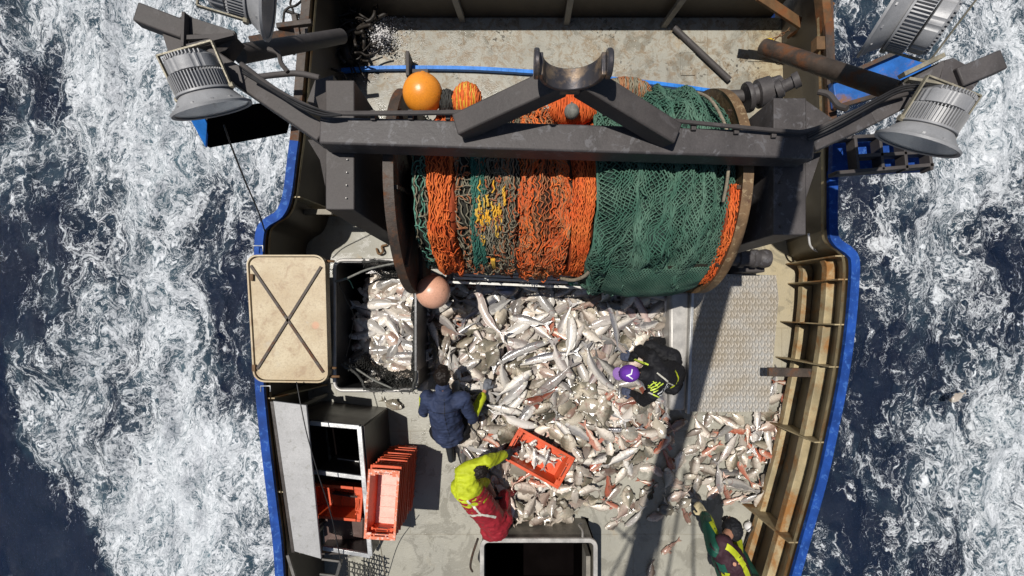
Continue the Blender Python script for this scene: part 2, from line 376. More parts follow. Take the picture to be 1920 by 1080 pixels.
def deck_material():
    t = NT('deck_paint'); co = t.pos()
    sx = t.n('ShaderNodeSeparateXYZ', i={0: co}); x, y = sx.outputs[0], sx.outputs[1]
    a = t.noise(co, 1.3, 6, .6); b = t.noise(co, 7, 7, .68, .3)
    c = t.mix(t.step(a, .35, .7), (.265, .255, .215), (.33, .315, .26))
    c = t.mix(t.math('MULTIPLY', t.step(b, .5, .75), .35), c, (.20, .185, .14))
    rs = t.noise(t.map(co, loc=(5, 2, 0)), 1.9, 9, .7, .5)
    c = t.mix(t.math('MULTIPLY', t.step(rs, .58, .75), .6), c, (.33, .21, .085))
    # warm yellowed strip along the right side passage, grime aft (top) and on the left quarter
    warm = t.math('MULTIPLY', t.step(x, 2.9, 3.3), t.step(y, -1.1, .2)); c = t.mix(t.math('MULTIPLY', warm, t.math('ADD', .25, t.math('MULTIPLY', a, .6))), c, (.42, .33, .17))
    d1 = t.noise(co, 22, 5, .6, .4); aft = t.math('MULTIPLY', t.step(y, 2.9, 3.1), t.step(t.noise(t.map(co, loc=(1, 4, 7)), 1.4, 4, .6), .47, .6))
    c = t.mix(t.math('MULTIPLY', t.math('MULTIPLY', t.step(d1, .56, .60), aft), .9), c, (.035, .028, .018))
    gr = t.math('SUBTRACT', t.math('ADD', t.math('MULTIPLY', x, -1.0), t.math('MULTIPLY', t.noise(co, 3.5, 6, .65), 1.1)), 1.75)
    gr = t.math('MULTIPLY', t.step(gr, .35, .7), t.step(y, 2.7, 3.1)); c = t.mix(gr, c, t.mix(t.step(d1, .55, .62), (.03, .022, .015), (.16, .12, .08)))
    d3 = t.noise(t.map(co, loc=(7, 1, 3)), 9, 8, .75, .8); c = t.mix(t.math('MULTIPLY', t.math('MULTIPLY', t.step(d3, .46, .60), t.step(y, 2.5, 3.0)), .7), c, (.19, .13, .07))
    pud = t.noise(t.map(co, loc=(3, 8, 1)), 2.6, 7, .68, .9); c = t.mix(t.math('MULTIPLY', t.step(pud, .51, .58), .42), c, (.15, .14, .115))
    scr = t.noise(t.map(co, (2.2, .35, 1), (0, 0, .5)), 14, 5, .7); c = t.mix(t.math('MULTIPLY', t.step(scr, .60, .68), .35), c, (.12, .10, .07))
    # flecks of scale and grit; the pale ones also paint in wet sparkle
    f1 = t.noise(co, 55, 3, .6); c = t.mix(t.math('MULTIPLY', t.step(f1, .66, .70), .5), c, (.08, .075, .05))
    f2 = t.noise(t.map(co, loc=(8, 3, 2)), 48, 4, .7); sp = t.math('MULTIPLY', t.step(f2, .62, .66), t.step(t.noise(co, 1.1, 3, .5), .48, .6)); c = t.mix(t.math('MULTIPLY', sp, .55), c, (.62, .58, .48))
    # plate welds
    br = t.n('ShaderNodeTexBrick', i={'Vector': t.map(co, loc=(.35, .17, 0)), 'Scale': 1.0, 'Mortar Size': .006, 'Brick Width': 1.9, 'Row Height': 1.32, 'Color1': (0, 0, 0, 1), 'Color2': (0, 0, 0, 1), 'Mortar': (1, 1, 1, 1)})
    wl = br.outputs['Fac']; c = t.mix(t.math('MULTIPLY', wl, .22), c, (.13, .09, .04))
    wet = t.noise(t.map(co, loc=(2, 2, 2)), 1.6, 5, .6)
    t.set(color=c, rough=t.math('SUBTRACT', t.math('ADD', .34, t.math('MULTIPLY', t.step(wet, .4, .6), .28)), t.math('MULTIPLY', t.step(pud, .51, .58), .24)), spec=.5)
    h = t.math('ADD', t.math('MULTIPLY', f2, .8), t.math('ADD', t.math('MULTIPLY', b, .5), t.math('MULTIPLY', wl, .6)))
    t.bump(h, .45, .012)
    return t.m
M['deck'] = deck_material(); M['shade_wall'] = paint('bulwark_shaded', (.07, .055, .038), .5, 0, .25, 3)  # bulwark colour darkened to carry the shade on the stern and side walls
mb = MB()
ys = sorted(set([round(v, 4) for v in np.linspace(SOUTH, STERN, 70)] + [HY0, HY1]))
for y0, y1 in zip(ys, ys[1:]):
    l0, l1, r0, r1 = side_x(RL, y0), side_x(RL, y1), side_x(RR, y0) + .13, side_x(RR, y1) + .13
    if y0 >= HY0 - 1e-6 and y1 <= HY1 + 1e-6:
        mb.add([(l0, y0, 0), (HX0, y0, 0), (HX0, y1, 0), (l1, y1, 0)], [(0, 1, 2, 3)]); mb.add([(HX1, y0, 0), (r0, y0, 0), (r1, y1, 0), (HX1, y1, 0)], [(0, 1, 2, 3)])
    else: mb.add([(l0, y0, 0), (r0, y0, 0), (r1, y1, 0), (l1, y1, 0)], [(0, 1, 2, 3)])
mb.build('deck', M['deck'], TR, smooth=False)
def wall(path, sgn, name, m):
    """upright plate below the rail; sgn = outward x direction"""
    mb = MB(); pts = spline(path, 5); n = len(pts)
    vs = []
    for p in pts: vs += [(p.x - sgn * .03 + (.15 if sgn > 0 else 0), p.y, 0.0), (p.x - sgn * .03, p.y, RZ - .03), (p.x + sgn * .03, p.y, RZ - .03), (p.x + sgn * .03 + (.15 if sgn > 0 else 0), p.y, -.3)]
    mb.add(vs, [(i * 4 + k, i * 4 + 4 + k, i * 4 + 5 + k, i * 4 + 1 + k) for i in range(n - 1) for k in range(3)])
    return mb.build(name, m, TR)
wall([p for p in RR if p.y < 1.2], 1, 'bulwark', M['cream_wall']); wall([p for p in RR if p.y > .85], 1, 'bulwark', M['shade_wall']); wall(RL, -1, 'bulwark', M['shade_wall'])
for path, sgn in ((RR, 1), (RL, -1)):
    pts = spline(path, 5); n = len(pts); mb = MB(); vs = []
    for p in pts: vs += [(p.x + sgn * .034, p.y, RZ - .04), (p.x + sgn * .05 + (.15 if sgn > 0 else 0), p.y, 0), (p.x - sgn * .15, p.y, SEA - .6)]
    mb.add(vs, [(i * 3 + k, i * 3 + 3 + k, i * 3 + 4 + k, i * 3 + 1 + k) for i in range(n - 1) for k in range(2)])
    mb.build('hull_side', M['blue'], TR)
    mb = MB(); vs = []
    for i, p in enumerate(pts):
        t_ = (pts[min(i + 1, n - 1)] - pts[max(i - 1, 0)]).normalized(); nrm = Vector((-t_.y, t_.x, 0)); nrm = nrm if nrm.x * sgn > 0 else -nrm
        for a, z in ((-.036, RZ - .03), (-.036, RZ + .012), (.056, RZ + .012), (.056, RZ - .05)): q = p + nrm * a; vs.append((q.x, q.y, z))
    mb.add(vs, [(i * 4 + k, i * 4 + 4 + k, i * 4 + 4 + (k + 1) % 4, i * 4 + (k + 1) % 4) for i in range(n - 1) for k in range(4)])
    ycut = 1.83 if sgn < 0 else 1.6
    mb2 = MB(); keep = [f for f in mb.f if sum(mb.v[q][1] for q in f) / 4 <= ycut]; mb2.v = mb.v; mb2.f = keep; mb2.build('rail_cap', M['blue'], TR)
    mb2 = MB(); mb2.v = mb.v; mb2.f = [f for f in mb.f if sum(mb.v[q][1] for q in f) / 4 > ycut]; mb2.build('rail_cap', M['dark_rusty'], TR)
    mb = MB(); vs = []
    for i, p in enumerate(pts): vs += [(p.x - sgn * .032, p.y, RZ - .1), (p.x - sgn * .075, p.y, RZ - .02), (p.x - sgn * .075, p.y, RZ - .06)]
    mb.add(vs, [(i * 3 + k, i * 3 + 3 + k, i * 3 + 3 + (k + 1) % 3, i * 3 + (k + 1) % 3) for i in range(n - 1) for k in range(3)])
    mb.build('rail_lip', M['cream_ledge'], TR)
# transom
mb = MB(); lx, rx = side_x(RL, STERN), side_x(RR, STERN)
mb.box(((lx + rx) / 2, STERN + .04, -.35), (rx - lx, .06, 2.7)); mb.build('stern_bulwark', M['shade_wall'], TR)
mb = MB(); mb.box(((lx + rx) / 2, STERN + .04, RZ + .01), (rx - lx, .14, .04)); mb.build('rail_cap', M['blue'], TR)
mb = MB(); mb.box(((lx + rx) / 2, SOUTH - .02, -1.2), (side_x(RR, SOUTH) - side_x(RL, SOUTH), .05, 2.3)); mb.build('bulkhead', M['cream_wall'], TR)
# stern stiffeners (the posts against the dark stern bulwark)
for px, py in ((868, 40), (1062, 45), (1243, 50)):
    p = P(px, py, 0); mb = MB(); lean = {868: -.13, 1062: 0, 1243: .2}[px]
    mb.bar(p, (p.x + lean, STERN, RZ - .03), .075, .05, (0, 1, 0)); mb.build('stiffener', M['coaming'], TR, bevel=.004)
# horizontal ledges on the starboard bulwark, segment by segment between frames
fy = [.62, .37, -.113, -.565, -1.37, -2.44, -3.4]
for z, w, segs in ((.74, .11, fy), (.22, .12, fy)):
    for a, b in zip(segs, segs[1:]):
        if z > .6 and a == -.565: w_ = .15
        else: w_ = w
        mb = MB(); n = 6; vs = []
        for k in range(n + 1):
            y = a - .012 + (b - a + .024) * k / n; x = side_x(RR, y) - .03 + .15 * (1 - z)
            w_ = w
            vs += [(x, y, z), (x - w_, y, z), (x - w_, y, z - .09), (x, y, z - .09)]
        mb.add(vs, [(k * 4 + q, k * 4 + 4 + q, k * 4 + 4 + (q + 1) % 4, k * 4 + (q + 1) % 4) for k in range(n) for q in range(4)] + [(3, 2, 1, 0), (n * 4, n * 4 + 1, n * 4 + 2, n * 4 + 3)])
        mb.build('ledge', M['cream_ledge'], TR, bevel=.006)
for y in fy[:-1]:
    x = side_x(RR, y) - .03; mb = MB(); w = .22 if y < .2 else .16
    mb.prism([(x, y, RZ - .04), (x - .1, y, RZ - .04), (x - w + .1, y + .02, .02), (x + .14, y, .02)], (0, .014, 0)); mb.build('frame', M['cream_ledge'], TR)
for y in (1.25, .1, -.9, -1.9):
    x = side_x(RL, y) + .03; mb = MB(); mb.prism([(x, y, RZ - .04), (x + .08, y, RZ - .04), (x + .26, y, .02), (x, y, .02)], (0, .014, 0)); mb.build('frame', M['cream_ledge'], TR)
mb = MB(); a = P(549, 365, .55); mb.bar((side_x(RL, 1.15) + .03, 1.17, .62), (side_x(RL, 1.15) + .36, 1.17, .62), .06, .05); mb.build('frame', M['cream_wall'], TR)
# blue curved edge strip and welded pads on the aft deck
mb = MB(); pts = spline([P(600, 136, .05), P(700, 129, .05), P(800, 128, .05), P(900, 130, .05), P(1010, 137, .05), P(1130, 147, .05), P(1250, 160, .05), P(1350, 174, .05)], 8)
for a, b in zip(pts, pts[1:]): mb.bar(a, b + (b - a) * .02, .045, .05)
mb.build('edge_strip', M['blue_bright'], TR)
for x0, y0, x1, y1 in ((1273, 62, 1300, 100), (1276, 100, 1303, 142), (1402, 60, 1432, 116), (640, 96, 760, 128)):
    a, b = P(x0, y0, 0), P(x1, y1, 0); mb = MB(); mb.box(((a.x + b.x) / 2, (a.y + b.y) / 2, .008), (b.x - a.x, a.y - b.y, .012)); mb.build('deck_pad', M['deck'], TR, bevel=.005)

# ================================================================== HATCH
hz = .55
HT = empty('hatch', ((HX0 + HX1) / 2, HY1 - .7, 0), 'open cargo hatch with grey coaming and black hold, at the bottom edge', 'hatch')
def rrect(x0, x1, y0, y1, r, n=6):
    out = []
    for cx, cy, a in ((x1 - r, y1 - r, 0), (x0 + r, y1 - r, 90), (x0 + r, y0 + r, 180), (x1 - r, y0 + r, 270)):
        for k in range(n + 1): t = R(a + 90 * k / n); out.append((cx + r * math.cos(t), cy + r * math.sin(t)))
    return out
def ringwall(mb, outl, z0, z1, th):
    n = len(outl); cx = sum(p[0] for p in outl) / n; cy = sum(p[1] for p in outl) / n; vs = []
    for i, (x, y) in enumerate(outl):
        a, b = outl[i - 1], outl[(i + 1) % n]; t = Vector((b[0] - a[0], b[1] - a[1], 0)).normalized(); nm = Vector((-t.y, t.x, 0))
        if nm.x * (cx - x) + nm.y * (cy - y) < 0: nm = -nm
        q = Vector((x, y, 0)) + nm * th
        vs += [(x, y, z0), (x, y, z1), (q.x, q.y, z1), (q.x, q.y, z0)]
    mb.add(vs, [(i * 4 + k, ((i + 1) % n) * 4 + k, ((i + 1) % n) * 4 + (k + 1) % 4, i * 4 + (k + 1) % 4) for i in range(n) for k in range(4)])
ho = rrect(HX0, HX1, HY0, HY1, .09)
mb = MB(); ringwall(mb, ho, 0, hz - .03, .02); mb.build('coaming', M['coaming'], HT)
mb = MB(); ringwall(mb, rrect(HX0 - .012, HX1 + .012, HY0, HY1 + .012, .1), hz - .03, hz + .012, .05); mb.build('rim', M['rim_grey'], HT, bevel=.006)
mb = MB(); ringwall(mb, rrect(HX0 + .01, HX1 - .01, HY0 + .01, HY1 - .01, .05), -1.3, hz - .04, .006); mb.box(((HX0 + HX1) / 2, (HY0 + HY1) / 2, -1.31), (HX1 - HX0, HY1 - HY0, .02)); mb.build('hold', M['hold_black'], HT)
mb = MB(); q = P(1095, 975, .5)
mb.tube(spline([(HX1 - .16, HY1 + .012, hz - .02), (HX1 - .15, HY1 + .05, hz - .1), (HX1 - .17, HY1 + .05, .3), (HX1 - .12, HY1 + .03, .22)], 5), .012, 6); mb.build('latch', M['rim_grey'], HT)
mb = MB(); mb.box((HX1 - .08, HY1 - .5, hz - .25), (.05, .5, .3)); mb.build('hold_ladder', M['coaming'], HT)
mb = MB(); mb.tube(spline([P(896, 1010, .5), P(886, 1040, .4), P(882, 1062, .3), P(886, 1072, .28)], 5), .014, 6); o = mb.build('latch', M['dark_rusty'], HT)

# ================================================================== CHECKER PLATE, PEN BOARDS
t = NT('checker_plate'); co = t.pos()
def bars(co_, rz):
    m_ = t.map(co_, (19, 9.5, 1), (0, 0, rz)); fr = t.n('ShaderNodeVectorMath', operation='FRACTION', i={0: m_}).outputs[0]
    s_ = t.n('ShaderNodeSeparateXYZ', i={0: fr}); ax = t.math('ABSOLUTE', t.math('SUBTRACT', s_.outputs[0], .5)); ay = t.math('ABSOLUTE', t.math('SUBTRACT', s_.outputs[1], .5))
    return t.math('MULTIPLY', t.math('SUBTRACT', 1, t.step(ax, .1, .24)), t.math('SUBTRACT', 1, t.step(ay, .26, .40)))
chk = t.math('MAXIMUM', bars(co, R(45)), bars(t.map(co, loc=(.03, .0, 0)), R(-45)))
n1 = t.noise(co, 2.2, 6, .6); n2 = t.noise(co, 24, 4, .6)
c = t.mix(t.step(n1, .35, .65), (.30, .255, .19), (.37, .36, .335)); c = t.mix(t.math('MULTIPLY', t.step(n2, .5, .7), .3), c, (.24, .2, .15)); c = t.mix(t.math('MULTIPLY', chk, .5), c, (.50, .45, .38))
t.set(color=c, rough=.42, metal=.25); t.bump(chk, .9, .008); M['checker'] = t.m
pl = [P(1302, 513, .30), P(1455, 516, .30), P(1460, 560, .30), P(1441, 772, .30), P(1289, 772, .30)]
CKP = empty('deck_platform', P(1375, 640, .0), 'raised checker plate walkway panel right of the fish pen', 'platform')
mb = MB(); mb.prism(pl, .012); mb.build('tread_plate', M['checker'], CKP)
mb = MB(); mb.prism([p + Vector((0, 0, -.014)) - (p - (pl[0] + pl[2] + pl[3] + pl[4]) / 4).normalized() * .02 for p in pl], .26); mb.build('box_frame', M['coaming'], CKP)
mb = MB(); mb.prism([P(1256, 548, .40), P(1294, 548, .40), P(1286, 770, .40), P(1256, 770, .40)], .38)
o = mb.build('pen_board', M['rim_grey'], bevel=.03); tag(o, 'grey metal pen divider between the fish heap and the checker plate', 'divider')
mb = MB(); mb.bar(P(1297, 548, .43), P(1289, 775, .43), .035, .07); o = mb.build('pen_rail', M['alu'], bevel=.004); tag(o, 'thin bright rail along the inner edge of the checker plate', 'rail')
mb = MB(); mb.bar(P(1440, 697, .62), P(1532, 699, .62), .10, .05); o = mb.build('cross_board', M['dark_rusty'], bevel=.005); tag(o, 'short dark board crossing the right side passage below the checker plate', 'board')
mb = MB(); mb.bar(P(790, 520, .62), P(790, 690, .62), .03, .62); o = mb.build('pen_board', M['inside_dark'], bevel=.005); tag(o, 'upright black pen board between fish tank and fish heap', 'divider')
# ================================================================== GANTRY (black steel frame over the net drum)
BS, BC = M['black_steel'], M['black_steel_chipped']
GT, GB = 2.56, 2.36
GY0, GY1 = 1.225, 1.42
GA = empty('gantry', (0.4, 1.3, 0), 'black steel gantry beam with raised centre cradle spanning the deck over the net drum', 'gantry')
XL, XR = P(598, 240, GT).x, P(1528, 250, GT).x
mb = MB()
yl, yr = P(600, 243, GT).y, P(1520, 272, GT).y
mb.bar((XL, yl, (GT + GB) / 2), (XR, yr, (GT + GB) / 2), .195, GT - GB); mb.build('crossbeam', BC, GA, bevel=.014)
for s in (0, 1):      # upright posts under the beam and drum stands
    if s == 0: x0, x1, yN, yS = P(610, 0, 2.35).x, P(664, 0, 2.35).x, P(0, 150, 2.35).y, P(0, 393, 2.35).y
    else: x0, x1, yN, yS = P(1451, 0, 2.35).x, P(1512, 0, 2.35).x, P(0, 183, 2.35).y, P(0, 440, 2.35).y
    m_ = BS if s == 0 else BC
    mb = MB(); mb.box(((x0 + x1) / 2, (yN + yS) / 2, 1.174), (x1 - x0, yN - yS, 2.348)); mb.build('drum_stand', m_, GA, bevel=.008)
    yb = (yl if s == 0 else yr)
    # sloping gussets
    mb = MB()
    if s == 0:
        mb.prism([P(577, 262, 2.33), P(612, 262, 2.34), P(610, 350, 2.2), P(600, 300, 2.3)], .02)
        mb.prism([P(592, 182, 2.3), P(612, 172, 2.34), P(612, 215, 2.34), P(600, 212, 2.3)], .02)
    else:
        mb.prism([P(1511, 188, 2.34), P(1560, 222, 2.33), P(1520, 250, 2.33), P(1511, 250, 2.33)], .02)
        mb.prism([P(1511, 290, 2.34), P(1540, 285, 2.34), P(1511, 372, 2.34)], .02)
    mb.build('gusset', m_, GA)
def bolt_row(a, b, n, r=.014, name='bolt', m=None):
    for k in range(n):
        mb = MB(); c_ = Vector(a).lerp(Vector(b), k / max(1, n - 1)); mb.lathe([(r, -.004), (r, .012), (r * .6, .016)], Matrix.Translation(c_), 6); mb.build(name, m or BS, GA)
bolt_row(P(652, 300, 2.35), P(650, 372, 2.352), 4, .006, 'bolt', M['rim_grey']); bolt_row(P(1462, 300, 2.352), P(1464, 425, 2.352), 4, .011)
for px, py in ((700, 217), (770, 216), (840, 216), (1300, 236), (1380, 243), (1450, 250)):
    mb = MB(); c_ = P(px, py, GT + .01); mb.box(c_, (.035, .07, .03)); mb.build('clamp', BS, GA, bevel=.004)
for px in (616, 655, 1460, 1505):
    mb = MB(); py = 272 if px < 900 else 298; mb.tube([P(px - 14 + q * 4, py + (q % 2) * .8, 2.352) for q in range(8)], .008, 5); mb.build('weld_bead', BC, GA, auto=180)
# arms reaching out over the rails, with a box tip
def arm(pts, w, h, m, name='arm'):
    mb = MB()
    for a, b in zip(pts, pts[1:]): mb.bar(a, b, w, h)
    return mb.build(name, m, GA, bevel=.01)
arm([P(612, 258, 2.46), P(470, 160, 2.46), P(395, 110, 2.5)], .13, .16, BS)
arm([P(352, 62, 2.55), P(262, 28, 2.6)], .135, .1, BS, 'arm_tip')
arm([P(1510, 272, 2.46), P(1620, 222, 2.46), P(1700, 180, 2.5)], .15, .16, BC)
arm([P(1790, 150, 2.55), P(1872, 116, 2.6)], .14, .1, BC, 'arm_tip')
mb = MB(); mb.prism([P(303, 60, 2.58), P(318, 45, 2.58), P(348, 24, 2.58), P(362, 33, 2.58), P(440, 58, 2.56), P(442, 70, 2.56), P(395, 84, 2.56), P(348, 92, 2.56), P(325, 115, 2.56), P(318, 108, 2.56)], .03)
mb.prism([P(325, 115, 2.56), P(350, 70, 2.57), P(365, 62, 2.57), P(442, 68, 2.56), P(420, 100, 2.5), P(340, 110, 2.5)], .12); mb.build('gusset', BS, GA, bevel=.004)
mb = MB(); mb.bar(P(346, 90, 2.61), P(348, 26, 2.61), .02, .05); mb.bar(P(352, 72, 2.6), P(440, 68, 2.6), .03, .03); mb.bar(P(352, 88, 2.62), P(440, 66, 2.62), .02, .03); mb.build('rib', BS, GA)
mb = MB(); mb.prism([P(1760, 160, 2.56), P(1772, 112, 2.56), P(1788, 108, 2.56), P(1820, 126, 2.58), P(1838, 150, 2.58), P(1815, 180, 2.56), P(1795, 205, 2.56), P(1775, 200, 2.56)], .05)
mb.prism([P(1690, 150, 2.5), P(1770, 112, 2.56), P(1775, 150, 2.56), P(1700, 175, 2.5)], .04); mb.build('gusset', BC, GA, bevel=.004)
mb = MB(); mb.bar(P(1690, 142, 2.58), P(1765, 106, 2.6), .03, .06); mb.bar(P(1700, 150, 2.58), P(1782, 162, 2.6), .02, .05); mb.build('rib', M['bracket'], GA)
# V brace and cradle
A1, A2 = P(862, 240, 2.60), P(1258, 256, 2.60); C1, C2 = P(1052, 152, 2.86), P(1092, 154, 2.86)
for a, b in ((A1, C1), (A2, C2)):
    mb = MB(); mb.bar(a, b, .15, .17); mb.build('brace', BS, GA, bevel=.012)
cxx, zc, rr = .36, 3.10, .20; yF, yB = P(1072, 172, 2.9).y, P(1072, 132, 2.9).y
mb = MB(); n = 28; vs = []
for k in range(n + 1):
    a = R(178 + 184 * k / n); ca, sa = math.cos(a), math.sin(a)
    for r, y in ((rr, yF), (rr, yB), (rr - .026, yB), (rr - .026, yF)): vs.append((cxx + ca * r, y, zc + sa * r))
mb.add(vs, [(k * 4 + q, k * 4 + 4 + q, k * 4 + 4 + (q + 1) % 4, k * 4 + (q + 1) % 4) for k in range(n) for q in range(4)] + [(0, 1, 2, 3), (n * 4 + 3, n * 4 + 2, n * 4 + 1, n * 4)])
t = NT('worn_cradle'); co = t.pos(); n1 = t.noise(co, 9, 7, .65)
t.set(color=t.mix(t.step(n1, .45, .65), (.075, .07, .075), (.26, .19, .13)), rough=.35, metal=.6); t.bump(n1, .3, .01); M['cradle'] = t.m
mb.build('cradle', M['cradle'], GA, bevel=.005)
for sg in (-1, 1):
    mb = MB(); Mx = Matrix.Translation((cxx + sg * rr - (.0 if sg > 0 else .03), (yF + yB) / 2, zc + .0)) @ Matrix.Rotation(R(90), 4, 'Y')
    mb.lathe([(.03, 0), (.078, .0), (.084, .008), (.084, .024), (.078, .032), (.03, .032)], Mx, 24); mb.build('cradle_cheek', M['cradle'], GA)
mb = MB(); mb.box((cxx, (yF + yB) / 2, 2.87), (.16, .12, .06)); mb.build('cradle_foot', M['cradle'], GA, bevel=.006)
# conduit and cables along the beam
mb = MB(); mb.tube(spline([P(452, 120, 2.64), P(520, 170, 2.62), P(590, 205, 2.62), P(625, 212, 2.62), P(760, 212, 2.62), P(900, 210, 2.62)], 8), .018, 8); mb.build('conduit', BS, GA); mb = MB()
mb.tube(spline([P(1130, 213, 2.6), P(1260, 226, 2.6), P(1460, 245, 2.6), P(1520, 244, 2.6), P(1590, 215, 2.62), P(1650, 190, 2.62), P(1700, 176, 2.62)], 8), .016, 8)
mb.build('conduit', BS, GA)
mbR = MB(); mb = MB()
for k, d in enumerate((0, 5, 9)):
    mb.tube(spline([P(455, 128 + d, 2.66), P(500 + d, 160 + d, 2.64), P(560, 192 + d, 2.66), P(605, 208 + d, 2.64), P(640, 216, 2.63)], 6), .008, 5)
    mbR.tube(spline([P(1515, 262 - d, 2.6), P(1575, 232 - d, 2.64), P(1640, 196 - d, 2.66), P(1690, 172 - d, 2.63), P(1740, 168 - d, 2.66)], 6), .008, 5)
mb.build('cable_bundle', M['cable'], GA); mbR.build('cable_bundle', M['cable'], GA)
mb = MB(); mb.tube(spline([P(503, 92, 2.3), P(522, 100, 2.3), P(527, 118, 2.3), P(540, 135, 2.3)], 6), .018, 8); mb.build('hand_hook', BS, GA); mb = MB(); mb.tube(spline([P(1535, 172, 2.3), P(1555, 178, 2.35), P(1572, 198, 2.4), P(1588, 204, 2.45)], 6), .022, 8); mb.build('hand_hook', BS, GA)

# ================================================================== NET DRUM
DY, DZ, FRAD = 1.16, 1.35, .95
ND = empty('net_drum', (.45, DY, DZ - FRAD), 'big net drum with rusty brown end flanges under the black gantry', 'net drum')
def axM(x): return Matrix.Translation((x, DY, DZ)) @ Matrix.Rotation(R(90), 4, 'Y')
DXL, DXR = -.93, 1.80
for x, m_ in ((DXL, 'dark_rusty'), (DXR, 'brown_flange')):
    mb = MB(); mb.lathe([(.1, 0), (FRAD - .03, 0), (FRAD, -.012), (FRAD, .07), (FRAD - .02, .075), (FRAD - .03, .02), (.1, .02)] if x > 0 else [(.1, 0), (FRAD - .03, 0), (FRAD, .012), (FRAD, -.07), (FRAD - .02, -.075), (FRAD - .03, -.02), (.1, -.02)], axM(x), 96)
    fl = mb.build('flange', M[m_], ND, auto=30)
    mb = MB()
    for k in range(8):
        a = R(45 * k + 10); mb.bar((x, DY + math.cos(a) * .2, DZ + math.sin(a) * .2), (x, DY + math.cos(a) * .9, DZ + math.sin(a) * .9), .03, .06, (1, 0, 0))
    mb.build('spoke', M['dark_rusty'], fl)
mb = MB(); mb.lathe([(.3, 0), (.3, DXR - DXL)], axM(DXL), 32); mb.build('barrel', M['dark_rusty'], ND)
mb = MB(); mb.lathe([(.06, 0), (.06, .35)], axM(DXL - .35), 16); mb.lathe([(.06, 0), (.06, .5)], axM(DXR), 16); mb.build('axle', BS, ND)
# hydraulic motors beside the drum (starboard)
HM = empty('hydraulic_motor', P(1450, 185, 1.55), 'black hydraulic motor with flanged nose right of the drum top', 'motor')
def lathe_between(mb, a, b, prof, n=20):
    a, b = Vector(a), Vector(b); d = b - a; q = d.to_track_quat('Z', 'Y').to_matrix().to_4x4(); mb.lathe([(r, t_ * d.length) for r, t_ in prof], Matrix.Translation(a) @ q, n)
mb = MB(); lathe_between(mb, P(1355, 182, 1.75), P(1400, 180, 1.8), [(.02, 0), (.055, 0), (.055, .9), (.07, 1)]); mb.build('shaft', BS, HM)
mb = MB(); lathe_between(mb, P(1398, 184, 1.85), P(1462, 164, 1.9), [(.03, 0), (.125, .0), (.13, .08), (.125, .14), (.085, .16), (.09, .3), (.12, .34), (.12, .7), (.1, .74), (.1, 1), (.02, 1)]); mb.build('housing', BC, HM)
mb = MB(); lathe_between(mb, P(1455, 170, 1.95), P(1500, 147, 2.05), [(.03, 0), (.075, .0), (.075, .25), (.05, .3), (.05, .7), (.065, .72), (.065, .98), (.03, 1)]); mb.build('nose', BC, HM)
HM = empty('hydraulic_motor', P(1405, 486, .6), 'black ribbed hydraulic motor on deck below the right drum stand', 'motor')
mb = MB(); lathe_between(mb, P(1355, 484, .6), P(1442, 485, .6), [(.04, 0), (.085, 0), (.085, .3), (.11, .32), (.11, .42), (.085, .44), (.09, .6), (.105, .62), (.105, .72), (.085, .75), (.1, .8), (.11, .9), (.1, .98), (.05, 1)]); mb.build('housing', BC, HM)
mb = MB(); mb.box(P(1390, 500, .25), (.3, .18, .5)); mb.build('mount', BS, HM, bevel=.01)

